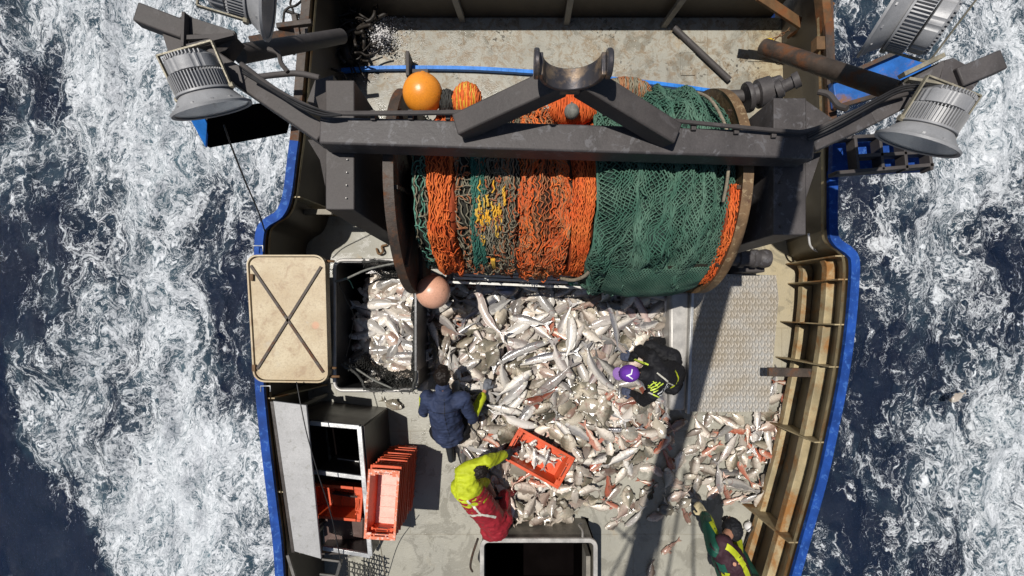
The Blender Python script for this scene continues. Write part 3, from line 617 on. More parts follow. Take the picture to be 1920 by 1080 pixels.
# ---- the nets wound on the drum: a worn core skin plus real twine over it
def drum_pt(px, ang, r):
    """px: column in the photograph at drum-top level; ang from straight up towards the crew (south)"""
    x = (px - CX) / F * (H - 2.05)
    return Vector((x, DY - math.sin(ang) * r, DZ + math.cos(ang) * r))
def net_thing(name, label, px0, px1, rad, bandcol, pattern, seed, cat='net', a0=-2.2, a1=2.4, cell=.05, tw=.0055, wob=.02, parts=None, rough_amp=.03, straggle=0):
    rnd = random.Random(seed)
    root = empty(name, drum_pt((px0 + px1) / 2, 0, rad - .1), label, cat, 'fishing nets wound on the drum')
    def rr_(px, a):
        u = (px - px0) / (px1 - px0); e = min(u, 1 - u) * 6; edge = 1 - .10 * max(0, 1 - e) ** 2
        return rad * edge + rough_amp * (mnoise.noise(Vector((px * .035 + seed, a * 2.2, seed))) + .5 * mnoise.noise(Vector((px * .1 + seed, a * 5, seed + 3))))
    wd = lambda a: 7 * mnoise.noise(Vector((a * 1.6, seed * 3.1, 0))) + 3 * mnoise.noise(Vector((a * 5, seed * 1.7, 2)))
    nu, nv = max(8, int((px1 - px0) / 5)), 90
    mb = MB(); mb.grid(lambda u, v: drum_pt(px0 + (px1 - px0) * u + wd(a0 + (a1 - a0) * v), a0 + (a1 - a0) * v, rr_(px0 + (px1 - px0) * u, a0 + (a1 - a0) * v) - tw * 1.5), nu, nv)
    mb.build('wound_net', parts[0], root)
    # twine
    for mi, (mat_, frac) in enumerate(parts[1:]):
        mb = MB()
        width = (px1 - px0) / F * 3.75; nc = max(3, int(width / cell)); L = rad * (a1 - a0); nl = int(L / (cell * (2.1 if pattern == 'diamond' else 1.2)))
        def pt(i, j, out=0.0):
            px = px0 + (px1 - px0) * min(1, max(0, i / nc)); a = a0 + (a1 - a0) * j / nl
            w = Vector((mnoise.noise(Vector((px * .02, a * 1.3, seed))), mnoise.noise(Vector((px * .02, a * 1.3, seed + 9))), 0))
            px2 = px + w.x * wob * 900 + mnoise.noise(Vector((px * .09, a * 6, seed + 4))) * wob * 260; px2 = min(px1, max(px0, px2))
            return drum_pt(px2 + wd(a) + rnd.uniform(-1, 1), a + w.y * wob * 2.2, rr_(px2, a) + tw * (.5 + out) + .012 * max(0, mnoise.noise(Vector((i * .7, j * .55, seed)))))
        if pattern == 'diamond':
            for i in range(nc):
                if rnd.random() > frac: continue
                for s in (0, 1):
                    path = []
                    for j in range(nl + 1): path.append(pt(i + .5 + (.5 if (j + s) % 2 else -.5) * (1 if s == 0 else 1) + rnd.uniform(-.08, .08), j, s * 1.2))
                    mb.tube(path, tw, 4, caps=False)
        else:
            k = 0
            for i in range(int(nc * 1.6)):
                if rnd.random() > frac: continue
                x0 = i / 1.6 + rnd.uniform(-.4, .4); path = []; ja = rnd.randint(0, 3); jb = nl - rnd.randint(0, 3); ph = rnd.random() * 6
                for j in range(ja, jb): path.append(pt(x0 + .32 * math.sin(j * 1.9 + ph) + rnd.uniform(-.16, .16), j + rnd.uniform(-.2, .2), rnd.uniform(0, 2.5)))
                mb.tube(path, tw * rnd.uniform(.8, 1.25), 4, caps=False)
                if rnd.random() < .3:
                    jj = rnd.randint(5, nl - 8); mb.tube([pt(x0 + rnd.uniform(-.6, .6) + q * .5, jj + q * .6, 3) for q in range(4)], tw, 4)
        for q in range(straggle):
            i0 = rnd.uniform(0, nc); j0 = rnd.uniform(nl * .25, nl * .9); a = rnd.uniform(0, 6.28); path = []
            for s_ in range(7): path.append(pt(i0, j0, 4 + rnd.uniform(0, 4))); a += rnd.uniform(-.9, .9); i0 += math.cos(a) * .55; j0 += math.sin(a) * .55
            mb.tube(path, tw * .9, 4)
        if mb.v: mb.build('twine', mat_, root, auto=180)
    return root, pt
def twine(name, a, b, dark=.5):
    t = NT(name); co = t.pos(); n1 = t.noise(co, 4.5, 6, .65); n2 = t.noise(co, 40, 3, .6)
    c = t.mix(t.step(n1, .36, .66), a, b); c = t.mix(t.math('MULTIPLY', t.step(n2, .4, .7), .4), c, [x * dark for x in a]); t.set(color=c, rough=.8, spec=.25); t.bump(n2, .6, .004); return t.m
M['tw_orange'] = twine('twine_orange', (.60, .10, .022), (.68, .17, .04)); M['tw_orange_b'] = twine('twine_orange_worn', (.42, .11, .04), (.30, .17, .085))
M['tw_green'] = twine('twine_green', (.045, .115, .08), (.10, .18, .13)); M['tw_teal'] = twine('twine_teal', (.03, .12, .09), (.05, .16, .12))
M['tw_grey'] = twine('twine_grey', (.16, .14, .095), (.24, .22, .16)); M['tw_yellow'] = twine('twine_yellow', (.7, .36, .03), (.6, .4, .08))
M['core_dark'] = twine('net_core_dark', (.012, .012, .010), (.03, .028, .02)); M['core_green'] = twine('net_core_green', (.012, .028, .022), (.025, .05, .038)); M['core_orange'] = twine('net_core_orange', (.24, .045, .015), (.32, .06, .018)); M['core_brown'] = twine('net_core_brown', (.05, .03, .02), (.12, .05, .02))
net_thing('orange_net', 'narrow orange net strip at the left end of the drum', 798, 856, .735, None, 'strand', 1, cell=.02, tw=.0055, wob=.02, parts=[M['core_orange'], (M['tw_orange'], .95)], rough_amp=.05, straggle=40)
net_thing('tangled_net', 'frayed grey green tangle of twine beside the left drum flange', 770, 806, .66, None, 'strand', 2, cell=.028, tw=.006, wob=.03, parts=[M['core_dark'], (M['tw_grey'], .55), (M['rope_green'], .18)], straggle=30)
net_thing('tangled_net', 'loose brown grey twine between the orange strip and the teal net', 850, 893, .68, None, 'strand', 3, cell=.02, tw=.006, wob=.03, parts=[M['core_dark'], (M['tw_grey'], .7), (M['tw_orange_b'], .15)], rough_amp=.05, straggle=80)
net_thing('brown_net', 'brownish grey net with teal edge and yellow patches wound left of centre', 884, 980, .72, None, 'strand', 4, cell=.017, tw=.0058, wob=.02, parts=[M['core_dark'], (M['tw_grey'], .85), (M['tw_orange_b'], .12)], rough_amp=.06, straggle=130)
rt, pt_ = net_thing('teal_net', 'thin teal green net ribbon running down the drum', 880, 912, .73, None, 'strand', 5, cell=.016, tw=.005, wob=.012, parts=[M['tw_teal'], (M['tw_teal'], .9)], straggle=0)
net_thing('orange_net', 'wide worn orange net with brown patches near the drum centre', 972, 1082, .76, None, 'strand', 6, cell=.015, tw=.0056, wob=.03, parts=[M['core_brown'], (M['tw_orange'], .62), (M['tw_orange_b'], .6)], rough_amp=.07, straggle=60)
net_thing('orange_net', 'bright clean orange net band left of the big green net', 1072, 1122, .76, None, 'strand', 7, cell=.016, tw=.0055, wob=.012, parts=[M['core_orange'], (M['tw_orange'], 1.0)], straggle=0)
net_thing('green_net', 'big dark green diamond mesh net bulging over the right half of the drum', 1112, 1338, .92, None, 'diamond', 8, cell=.019, tw=.0078, wob=.042, parts=[M['core_green'], (M['tw_green'], 1.0)], rough_amp=.085, straggle=16)
net_thing('green_net', 'narrow green net strip by the right drum flange with pale rope', 1328, 1366, .86, None, 'diamond', 9, cell=.022, tw=.006, wob=.01, parts=[M['core_green'], (M['tw_green'], 1.0)])
net_thing('orange_net', 'thin orange net strip against the right drum flange', 1350, 1376, .885, None, 'strand', 10, cell=.016, tw=.006, wob=.012, parts=[M['core_orange'], (M['tw_orange'], 1.0)], a0=.15, a1=1.4)
# ropes wound over the nets
def drum_rope(name, label, pts, r, m, cat='rope'):
    mb = MB(); mb.tube(spline([drum_pt(a, b, c) for a, b, c in pts], 8), r, 6); o = mb.build(name, m, auto=180); tag(o, label, cat); return o
drum_rope('pale_rope', 'pale rope lying over the green net beside the right flange', [(1322, -.95, .93), (1328, -.7, .95), (1336, -.45, .95), (1342, -.2, .95), (1336, .1, .97), (1334, .3, .95)], .013, M['rope_tan'])
drum_rope('pale_rope', 'pale rope edging the loose green net flap under the orange band', [(1124, 1.0, .86), (1112, 1.2, .86), (1092, 1.42, .84), (1070, 1.62, .8)], .018, M['rope_tan'])
# loose green flap and folded orange flap low on the drum
mb = MB(); mb.grid(lambda u, v: P(1060 + 95 * u + 8 * v, 520 - 62 * u ** 1.4 + 45 * v * (.4 + u * .5) + 4 * math.sin(u * 9), .95 + .06 * math.sin(u * 6 + v * 4)), 24, 14)
o = mb.build('net_flap', M['tw_teal']); tag(o, 'loose dark green net flap hanging below the orange band', 'net')
mb = MB()
for k in range(13):
    mb.tube(spline([P(985 + k * 1.2, 478 + k * 2.2, 1.35), P(1010 + k, 452 + k * 3.6, 1.5), P(1040, 447 + k * 4.2, 1.55), P(1070, 450 + k * 4.1, 1.55), P(1090, 455 + k * 3.6, 1.5)], 6), .006, 4)
o = mb.build('net_flap', M['tw_orange'], auto=180); tag(o, 'folded orange net flap with wavy strands low on the drum', 'net')
rnd = random.Random(5); mb = MB()
for k in range(46):
    px = rnd.uniform(893, 948); a = rnd.gauss(.36, .12); l = rnd.uniform(.05, .14); mb.tube([drum_pt(px + rnd.uniform(-3, 3), a + l * q / 3, .75 + .012 * (q % 2)) for q in range(4)], .007, 4)
o = mb.build('yellow_twine', M['tw_yellow'], auto=180); tag(o, 'patch of bright yellow twine on the brownish net', 'twine'); mb = MB()
for k in range(6): mb.tube([drum_pt(918 + k * 1.2, 1.05 + .05 * q, .755) for q in range(4 + k % 3)], .008, 4)
o = mb.build('yellow_twine', M['tw_yellow'], auto=180); tag(o, 'short loose yellow twine ends low on the brownish net', 'twine')
mb = MB(); mb.ball(P(914, 492, 1.55), .05, 16, 8, (.35, 1, .35), Matrix.Rotation(R(12), 3, 'Z')); o = mb.build('net_float', M['tw_yellow']); tag(o, 'small yellow net float low on the brownish net', 'float')
mb = MB(); mb_c = MB()
def gb(u, v): # hanging belly of the cod end
    px = 1150 + 196 * u; a = .95 + 1.0 * v; r = .92 + .07 * math.sin(math.pi * u) ** .7 * math.sin(math.pi * min(1, v * .9 + .1)) + .02 * mnoise.noise(Vector((u * 5, v * 6, 3))); return drum_pt(px + 6 * mnoise.noise(Vector((u * 3, v * 4, 8))), a, r)
mb_c.grid(lambda u, v: gb(u, v) + (Vector((gb(u, v).x, DY, DZ)) - gb(u, v)).normalized() * .035, 26, 20); root = empty('green_net', gb(.5, .5), 'bunched hanging belly of the green net at its lower edge', 'net', 'fishing nets wound on the drum'); mb_c.build('wound_net', M['core_dark'], root)
for i in range(34):
    for s in (0, 1): mb.tube([gb(min(1, max(0, (i + .5 + (.5 if (j + s) % 2 else -.5)) / 34)), j / 26) for j in range(27)], .0062, 4, caps=False)
mb.build('twine', M['tw_green'], root, auto=180)
# bundles behind the drum
rnd = random.Random(11)
def bundle(px, py, z, r, sc, mats, label, name, n=60):
    c = P(px, py, z); root = empty(name, c - Vector((0, 0, r * .8)), label, 'net'); mb = MB(); mb.ball(c, r * .93, 20, 12, sc); mb.build('core', mats[0], root)
    mbs = [MB() for _ in mats[1:]]
    for k in range(n):
        x = -1 + 2 * (k + .5) / n; path = []
        for q in range(15):
            a = R(-30 + 240 * q / 14); rr_ = math.sqrt(max(.02, 1 - x * x)) * r * 1.0 + rnd.uniform(-.004, .008)
            path.append(c + Vector(((x * r + rnd.uniform(-.006, .006)) * sc[0], -math.cos(a) * rr_ * sc[1], math.sin(a) * rr_ * sc[2])))
        rnd.choice(mbs).tube(path, .006, 4)
    for b_, m_ in zip(mbs, mats[1:]):
        if b_.v: b_.build('twine', m_, root, auto=180)
bundle(876, 188, 2.0, .135, (.9, 1, .9), [M['core_orange'], M['tw_orange'], M['tw_orange'], M['tw_yellow']], 'orange and yellow twine bundle next to the orange float', 'twine_bundle', 42)
bundle(1075, 202, 2.05, .17, (1.2, .8, .8), [M['core_orange'], M['tw_orange']], 'orange twine bundle showing below the gantry cradle', 'twine_bundle', 60)
bundle(1170, 172, 1.95, .15, (1.5, .7, .8), [M['core_brown'], M['tw_orange_b'], M['tw_grey']], 'brownish orange twine bundle right of the gantry cradle', 'twine_bundle', 60)
bundle(838, 190, 1.95, .09, (1, 1, 1), [M['core_dark'], M['rope_dark']], 'small dark twine bundle between the float and the orange bundle', 'twine_bundle', 20)
for px, py, z, r, m_, lab, nm in ((793, 176, 2.0, .166, 'float_orange', 'large round orange float behind the gantry beam', 'net_float'), (812, 547, 1.25, .172, 'float_pink', 'faded pink float hanging from the net above the fish tank', 'net_float'), (951, 533, .5, .145, 'float_navy', 'dark navy float half hidden under the white bars', 'net_float'), (1072, 209, 2.2, .06, 'rope_grey', 'small grey float on the orange bundle below the cradle', 'net_float'), (1405, 988, .07, .062, 'float_white', 'small white float on deck beside the crouching man in green', 'net_float')):
    root = empty(nm, P(px, py, z) - Vector((0, 0, r)), lab, 'float'); mb = MB(); c = P(px, py, z); mb.ball(c, r, 40, 24)
    mb.build('shell', M[m_], root); mb = MB(); mb.tube([c + Vector((r * .1 * math.cos(a), r * .97 + 0.0, r * .1 * math.sin(a) + .0)) + Vector((0, .012, 0)) for a in np.linspace(0, 6.283, 12)[:-1]], r * .06, 6, closed=True); mb.build('eyelet', M[m_], root)
# white bars under the drum
WB = empty('roller_rack', P(1030, 530, .5), 'row of thin white bars under the drum at the head of the fish heap', 'rack')
for k, (x0, x1, y0, y1) in enumerate(((842, 1232, 529, 545), (850, 1180, 521, 535), (858, 1170, 515, 528), (868, 1160, 509, 521), (880, 1150, 503, 514), (892, 1140, 497, 507))):
    mb = MB(); mb.bar(P(x0, y0, .95), P(x1, y1, .95), .024, .03); mb.build('bar', M['white_pipe'], WB)
for x in (870, 1150): mb = MB(); mb.box(P(x, 516, .46), (.05, .16, .92)); mb.build('rack_foot', M['dark_rusty'], WB)

# ================================================================== FLOODLIGHTS
def floodlight(loc, axis, label, spin=0, yoke=True, scale=1.0):
    """axis: direction the lamp shines; built in world axes round the rim centre"""
    ax = Vector(axis).normalized(); loc = Vector(loc)
    up = Vector((0, 0, 1)); sx = ax.cross(up).normalized(); sy = sx.cross(ax)
    Mx = Matrix.Translation(loc) @ Matrix((sx, sy, -ax)).transposed().to_4x4() @ Matrix.Rotation(R(spin), 4, 'Z') @ Matrix.Scale(scale, 4)
    root = empty('floodlight', loc, label, 'lamp', 'silver floodlights on the gantry arms')
    mb = MB(); mb.lathe([(.26, .006), (.283, 0), (.285, .018), (.268, .026), (.235, .055), (.195, .105), (.17, .135), (.1, .14), (.1, .13), (.16, .12), (.22, .05), (.262, .012)], Mx, 64, cap=False); rf = mb.build('reflector', M['cast_alu'], root, auto=40)
    mb = MB()
    for k in range(12):
        a = 2 * math.pi * k / 12; mb.box(Mx @ Vector((.25 * math.cos(a), .25 * math.sin(a), .04)), (.016, .016, .012), Mx.to_3x3().normalized() @ Matrix.Rotation(a, 3, 'Z'))
    mb.build('clip', M['cast_alu'], rf)
    mb = MB(); mb.lathe([(.0, .137), (.255, .02), (.255, .022), (.0, .1)], Mx, 40, cap=False)
    t_ = M.get('lens') or paint('lens_glass', (.5, .5, .5), .1, 0, .05, 3); M['lens'] = t_
    mb = MB(); mb.lathe([(.0, .014), (.262, .014)], Mx, 40, cap=False); mb.build('lens', t_, root)
    mb = MB(); mb.lathe([(.09, .135), (.176, .14), (.172, .245), (.06, .25)], Mx, 40)
    for k in range(54):
        a = 2 * math.pi * k / 54; rot = Mx.to_3x3().normalized() @ Matrix.Rotation(a, 3, 'Z')
        mb.box(Mx @ Vector((.164 * math.cos(a), .164 * math.sin(a), .19)), (.055, .0065, .12), rot)
    mb.lathe([(.190, .118), (.2, .122), (.196, .136), (.165, .14)], Mx, 48, cap=False)
    mb.build('heat_sink', M['cast_alu'], root, smooth=True, auto=25)
    mb = MB(); prof = []
    nseg = 96; ring = []
    for k in range(nseg):
        a = 2 * math.pi * k / nseg; notch = .007 if (k % 16) in (0, 1, 4, 5) else 0; ring.append((a, .172 - notch))
    zs = [(.262, .93), (.268, 1.0), (.35, 1.0), (.362, .93)]
    vs = [Mx @ Vector((r * f * math.cos(a), r * f * math.sin(a), z)) for z, f in zs for a, r in ring]
    mb.add(vs, [(i * nseg + k, i * nseg + (k + 1) % nseg, (i + 1) * nseg + (k + 1) % nseg, (i + 1) * nseg + k) for i in range(3) for k in range(nseg)] + [tuple(range(nseg - 1, -1, -1)), tuple(3 * nseg + k for k in range(nseg))])
    rot = Mx.to_3x3().normalized()
    for k in range(-6, 7):
        w = math.sqrt(max(.01, .16 ** 2 - (k * .022) ** 2)); mb.box(Mx @ Vector((k * .022, 0, .369)), (.008, 2 * w, .022), rot)
    mb.build('driver_housing', M['cast_alu'], root, auto=30)
    if yoke:
        mb = MB(); s = .205
        a = [Mx @ Vector((s, 0, .12)), Mx @ Vector((s, .0, .43)), Mx @ Vector((-s, .0, .43)), Mx @ Vector((-s, 0, .12))]
        for p, q in zip(a, a[1:]): mb.bar(p, q, .012, .045, rot @ Vector((0, 1, 0))) if False else mb.bar(p, q, .03, .01, (rot @ Vector((1, 0, 0))) if p is not a[1] else (rot @ Vector((0, 0, 1))))
        mb.build('yoke', M['bracket'], root)
        mb = MB(); lathe_between(mb, Mx @ Vector((s - .02, 0, .13)), Mx @ Vector((s + .02, 0, .13)), [(.005, 0), (.02, 0), (.02, 1), (.005, 1)], 8); mb.build('bolt', M['bracket'], root); mb = MB(); lathe_between(mb, Mx @ Vector((-s + .02, 0, .13)), Mx @ Vector((-s - .02, 0, .13)), [(.005, 0), (.02, 0), (.02, 1), (.005, 1)], 8); mb.build('bolt', M['bracket'], root)
    return root
floodlight(P(400, 208, 2.62), (.25, -.90, -.36), 'silver ribbed floodlight hanging below the left gantry arm, pointing down the picture', scale=.92)
floodlight(P(506, -2, 2.5), (.93, -.12, -.35), 'shaded floodlight above the left gantry arm, cut off by the top edge')
floodlight(P(1658, 24, 2.6), (-.80, .52, -.34), 'silver floodlight above the right gantry arm, its round back fins facing right', spin=60)
floodlight(P(1716, 272, 2.62), (-.34, -.88, -.36), 'silver ribbed floodlight hanging below the right gantry arm, pointing down the picture', scale=.92)

# ================================================================== TRAWL DOORS
TD = empty('trawl_door', P(450, 230, .2), 'trawl door with bright blue end plate and shaded face painted black under the left floodlight', 'trawl door')
mb = MB(); a, b, c, d = P(386, 274, 1.0), P(534, 246, 1.0), P(548, 185, 1.5), P(388, 205, 1.5)
mb.prism([d, c, b, a], .06); mb.build('face_plate', M['hold_black'], TD, bevel=.01)  # south face in shade, its darkness painted as black
mb = MB(); mb.prism([P(352, 215, 1.35), P(385, 276, 1.03), P(388, 232, 1.3), P(372, 195, 1.45)], .03); mb.build('end_plate', M['blue_bright'], TD, bevel=.004)
mb = MB(); mb.bar(P(384, 224, 1.3), P(548, 205, 1.3), .03, .05); mb.build('edge_bar', BS, TD)
TD = empty('trawl_door', P(1650, 290, .6), 'blue trawl door with ribbed pockets under the right floodlight', 'trawl door')
mb = MB(); y0 = 325
for (p, q) in (((1560, 327), (1742, 312)), ((1600, 296), (1735, 288)), ((1565, 262), (1700, 255))): mb.bar(P(p[0], p[1], 1.25), P(q[0], q[1], 1.25), .035, .12)
for x in (1602, 1648, 1692, 1738): mb.bar(P(x, 322, 1.25), P(x - 6, 262, 1.25), .03, .12)
mb.build('rib_frame', M['black_steel'], TD, bevel=.004)
mb = MB(); mb.prism([P(1562, 255, 1.12), P(1720, 250, 1.12), P(1738, 320, 1.12), P(1560, 328, 1.12)], .06); mb.build('face_plate', M['blue'], TD)
TD = empty('trawl_door', P(1640, 150, .6), 'scuffed blue trawl door lying under the upper right floodlight', 'trawl door')
mb = MB(); mb.prism([P(1568, 200, 1.1), P(1562, 152, 1.1), P(1690, 96, 1.25), P(1748, 120, 1.25), P(1735, 160, 1.2), P(1640, 180, 1.1)], .08)
M['blue_scuff'] = paint('blue_scuffed', (0.015, 0.12, 0.42), 0.4, 0, 0.3, 5, spots=(.25, .3, .36), spot_amt=.32, spot_scale=9, rust=(.2, .09, .03), rust_amt=.4); mb.build('face_plate', M['blue_scuff'], TD, bevel=.008)
mb = MB(); mb.bar(P(1690, 95, 1.28), P(1560, 152, 1.12), .04, .06); mb.bar(P(1640, 180, 1.14), P(1566, 202, 1.14), .04, .05); mb.build('edge_bar', M['dark_rusty'], TD)

# ================================================================== AFT FITTINGS (top edge)
def lone(name, label, cat, fn, m, **kw):
    mb = MB(); fn(mb); o = mb.build(name, m, **kw); tag(o, label, cat); return o
lone('steel_pipe', 'thick brown steel pipe slanting from the yellow shackle to the right gantry arm', 'pipe', lambda mb: lathe_between(mb, P(1432, 88, 1.3), P(1712, 182, 2.3), [(.02, 0), (.075, 0), (.075, 1), (.02, 1)], 20), M['dark_rusty'])
lone('steel_pipe', 'dark steel pipe slanting down from the upper left corner of the deck', 'pipe', lambda mb: lathe_between(mb, P(448, 102, 2.3), P(640, 68, 1.2), [(.02, 0), (.07, 0), (.07, 1), (.02, 1)], 20), M['black_steel'])
lone('pole', 'dark pole lying diagonally on the pale aft deck', 'pole', lambda mb: lathe_between(mb, P(1264, 52, .05), P(1368, 150, .05), [(.01, 0), (.036, 0), (.036, 1), (.01, 1)], 14), M['black_steel'])
lone('steel_angle', 'rusty steel angle brace in the upper right corner of the deck', 'brace', lambda mb: (mb.bar(P(1420, -10, .9), P(1500, 44, .6), .12, .03), mb.bar(P(1480, 68, .25), P(1560, 10, .9), .08, .03)), M['rusty'], bevel=.004)
lone('steel_post', 'rusty brown post on the rail in the upper right corner', 'post', lambda mb: (mb.bar(P(1548, 75, .9), P(1538, -40, 1.1), .09, .12), mb.box(P(1540, 85, .95), (.16, .14, .1))), M['rusty'], bevel=.006)
lone('steel_angle', 'dark bracket angle crossing the grimy upper left corner', 'brace', lambda mb: (mb.bar(P(520, 50, 1.2), P(585, 42, 1.2), .05, .05), mb.bar(P(560, 70, 1.15), P(552, 28, 1.2), .05, .05), mb.bar(P(470, 78, 1.3), P(560, 60, 1.1), .1, .03)), M['dark_rusty'], bevel=.004)
lone('rail_stand', 'short black bollard post beside the orange float', 'post', lambda mb: (mb.box(P(768, 128, .12), (.04, .3, .24)), mb.box(P(790, 139, .08), (.2, .05, .16))), M['black_steel'], bevel=.006)
rt_ = random.Random(77)
def tangle(mb):
    for k in range(95):
        x, y = rt_.gauss(625, 32), rt_.gauss(62, 34); a = rt_.uniform(0, 6.28); z = rt_.uniform(.03, .3); pts = []
        for q in range(6): pts.append(P(x, y, z)); a += rt_.uniform(-.8, .8); x += 12 * math.cos(a); y += 12 * math.sin(a); z = max(.02, z + rt_.uniform(-.06, .06))
        mb.tube(spline(pts, 3), rt_.choice([.01, .014, .022]), 5)
    for k in range(9): mb.box(P(rt_.uniform(575, 680), rt_.uniform(20, 120), .12), (rt_.uniform(.08, .3), rt_.uniform(.05, .15), .2), Matrix.Rotation(rt_.uniform(0, 3), 3, 'Z'))
lone('wire_heap', 'heap of dark rusty wire and scrap in the grimy upper left deck corner', 'wire', tangle, paint('grimy_scrap', (.018, .013, .009), .6, 0, .4, 12, spots=(.09, .07, .05), spot_amt=.3, spot_scale=30), auto=180)
def splash(mb):
    for k in range(2600):
        g = abs(rt_.gauss(0, 1.15)); a = rt_.uniform(0, 6.28); x = 712 + 24 * g * math.cos(a); y = 66 + 34 * g * math.sin(a) * .8; z = .01 + abs(rt_.gauss(0, .10)) * max(0, 1.6 - g)
        r = rt_.uniform(.003, .010) * (1.3 if g < .8 else .8); mb.ball(P(x, y, z), r, 5, 3, (rt_.uniform(.7, 1.4), rt_.uniform(.7, 1.4), .6))
mb = MB(); splash(mb); o = mb.build('water_splash', paint('spray_white', (.72, .70, .69), .4, 0, .1, 20, bump=0), auto=180); tag(o, kind='stuff')

lone('guide_roller', 'dark grey roller guard at the left end of the blue strip', 'roller', lambda mb: (mb.prism([P(575, 190, 1.4), P(590, 150, 1.4), P(625, 140, 1.4), P(622, 200, 1.4)], .1), mb.tube(spline([P(440, 150, 1.2), P(520, 140, 1.3), P(560, 138, 1.3), P(600, 146, 1.3)], 6), .03, 8)), M['black_steel'], bevel=.006)
def chain(name, label, pts, link=.035, r=.006, m=None):
    path = spline(pts, 12); mb = MB(); acc = 0; last = path[0]; k = 0
    for p in path[1:]:
        d = p - last
        if d.length >= link * 1.15:
            dirn = d.normalized(); side = dirn.cross(Vector((0, 0, 1))).normalized() if k % 2 else Vector((0, 0, 1)); c_ = (p + last) / 2; ring = []
            for q in range(10):
                a = 2 * math.pi * q / 10; ring.append(c_ + dirn * math.cos(a) * link * .85 + side * math.sin(a) * link * .42)
            mb.tube(ring, r, 5, closed=True); last = p; k += 1
    o = mb.build(name, m or M['rusty'], auto=180); tag(o, label, 'chain'); return o
chain('chain', 'rusty chain running from the yellow shackle up to the corner brace', [P(1440, 80, .15), P(1470, 62, .2), P(1500, 40, .3), P(1515, 20, .5)])
chain('chain', 'rusty chain draped between corner brace and rusty post', [P(1500, 42, .4), P(1520, 38, .35), P(1545, 52, .7), P(1560, 66, 1.0)])
chain('chain', 'slack rusty chain trailing below the brown pipe', [P(1425, 95, .06), P(1450, 110, .05), P(1480, 120, .05), P(1510, 130, .1)])
lone('chain_pile', 'small heap of coiled chain links beside the brown pipe', 'chain', lambda mb: [mb.tube([P(1500 + dx + 9 * math.cos(a), 72 + dy + 8 * math.sin(a), .04 + .015 * k) for a in np.linspace(0, 6.283, 11)[:-1]], .012, 6, closed=True) for k, (dx, dy) in enumerate(((0, 0), (12, 6), (-6, 14), (8, 18), (20, -4), (-10, 2)))], M['dark_rusty'], auto=180)
lone('shackle', 'bright yellow shackle on the aft deck pad', 'shackle', lambda mb: (mb.tube(spline([P(1432, 90, .08), P(1436, 76, .14), P(1448, 76, .14), P(1450, 88, .08)], 6), .02, 8), mb.tube([P(1434, 80, .1), P(1452, 86, .1)], .015, 8)), M['yellow'], auto=180)

# ================================================================== LINES
def line(name, label, cat, pts, r, m, sp=8): mb = MB(); mb.tube(spline(pts, sp), r, 6); o = mb.build(name, m, auto=180); tag(o, label, cat); return o
line('steel_wire', 'thin dark wire slanting from the left floodlight to the rail corner', 'wire', [P(420, 235, 2.3), P(436, 280, 2.1), P(462, 345, 1.7), P(485, 398, 1.3), P(497, 435, 1.06)], .007, M['cable'])
line('steel_wire', 'thin dark wire crossing the grey panel and the open bin', 'wire', [P(556, 716, 1.25), P(566, 770, 1.3), P(577, 820, 1.3), P(597, 890, 1.25), P(622, 970, 1.15), P(640, 1058, 1.0)], .006, M['cable'])
line('hose', 'long thin dark hose along the right side passage', 'hose', [P(1504, 440, .3), P(1505, 490, .03), P(1499, 540, .03), P(1497, 600, .03), P(1501, 650, .03), P(1503, 700, .03), P(1500, 730, .03), P(1492, 775, .03), P(1486, 820, .03), P(1470, 860, .03)], .009, M['cable'])
line('hose', 'second thin hose with a bend beside the right bulwark', 'hose', [P(1520, 470, .05), P(1518, 520, .03), P(1511, 560, .03), P(1511, 620, .03), P(1515, 690, .03), P(1506, 730, .03), P(1494, 790, .03)], .008, M['cable'])
line('rope', 'thin taut rope beside the white float', 'rope', [P(1385, 1040, .5), P(1408, 996, .2), P(1436, 940, .05), P(1442, 900, .05)], .007, M['rope_dark'])
line('white_cable', 'short white cable hooked over the right rail corner', 'cable', [P(1516, 438, .8), P(1519, 460, .7), P(1530, 470, .6), P(1542, 472, .6)], .012, M['float_white'])
line('rope', 'tan rope lying along the frayed edge of the fish tank net', 'rope', [P(745, 470, .6), P(752, 490, .75), P(775, 520, .8), P(790, 540, .8)], .012, M['rope_tan'])
lone('deck_hook', 'small rusty hook on the pale deck left of the drum', 'hook', lambda mb: mb.tube(spline([P(706, 466, .02), P(710, 476, .05), P(718, 472, .06), P(716, 462, .04), P(726, 459, .03)], 6), .014, 6), M['rusty'], auto=180)
# boom of the mast overhead (it throws the long shadow across the fish) and its stays
def over(px, py, h): q = P(px, py, 0); return Vector((q.x + SUN.x / SUN.z * h, q.y + SUN.y / SUN.z * h, h))
BM = empty('mast_boom', over(1190, 1080, 8.0), 'long boom of the mast above the deck, casting the long diagonal shadow', 'boom')
mb = MB(); a, b = over(1160, 1200, 7.0), over(1352, 500, 7.0); mb.bar(a, b, .27, .2); mb.build('spar', M['alu_dark'], BM, bevel=.01)
mb = MB(); mb.box(over(1358, 475, 7.0) , (.2, .5, .2), Matrix.Rotation(R(-10), 3, 'Z')); mb.build('end_fitting', M['alu_dark'], BM)
mb = MB()
for (p, q) in (((1140, 1090), (1240, 900)), ((1225, 1090), (1262, 860)), ((1250, 1090), (1285, 880)), ((1300, 1090), (1300, 900)), ((1150, 985), (1190, 1020)), ((1210, 960), (1165, 1010))): mb.tube([over(p[0], p[1], 7.6), over(q[0], q[1], 7.6)], .018, 6)
mb.build('stay', M['alu_dark'], BM)
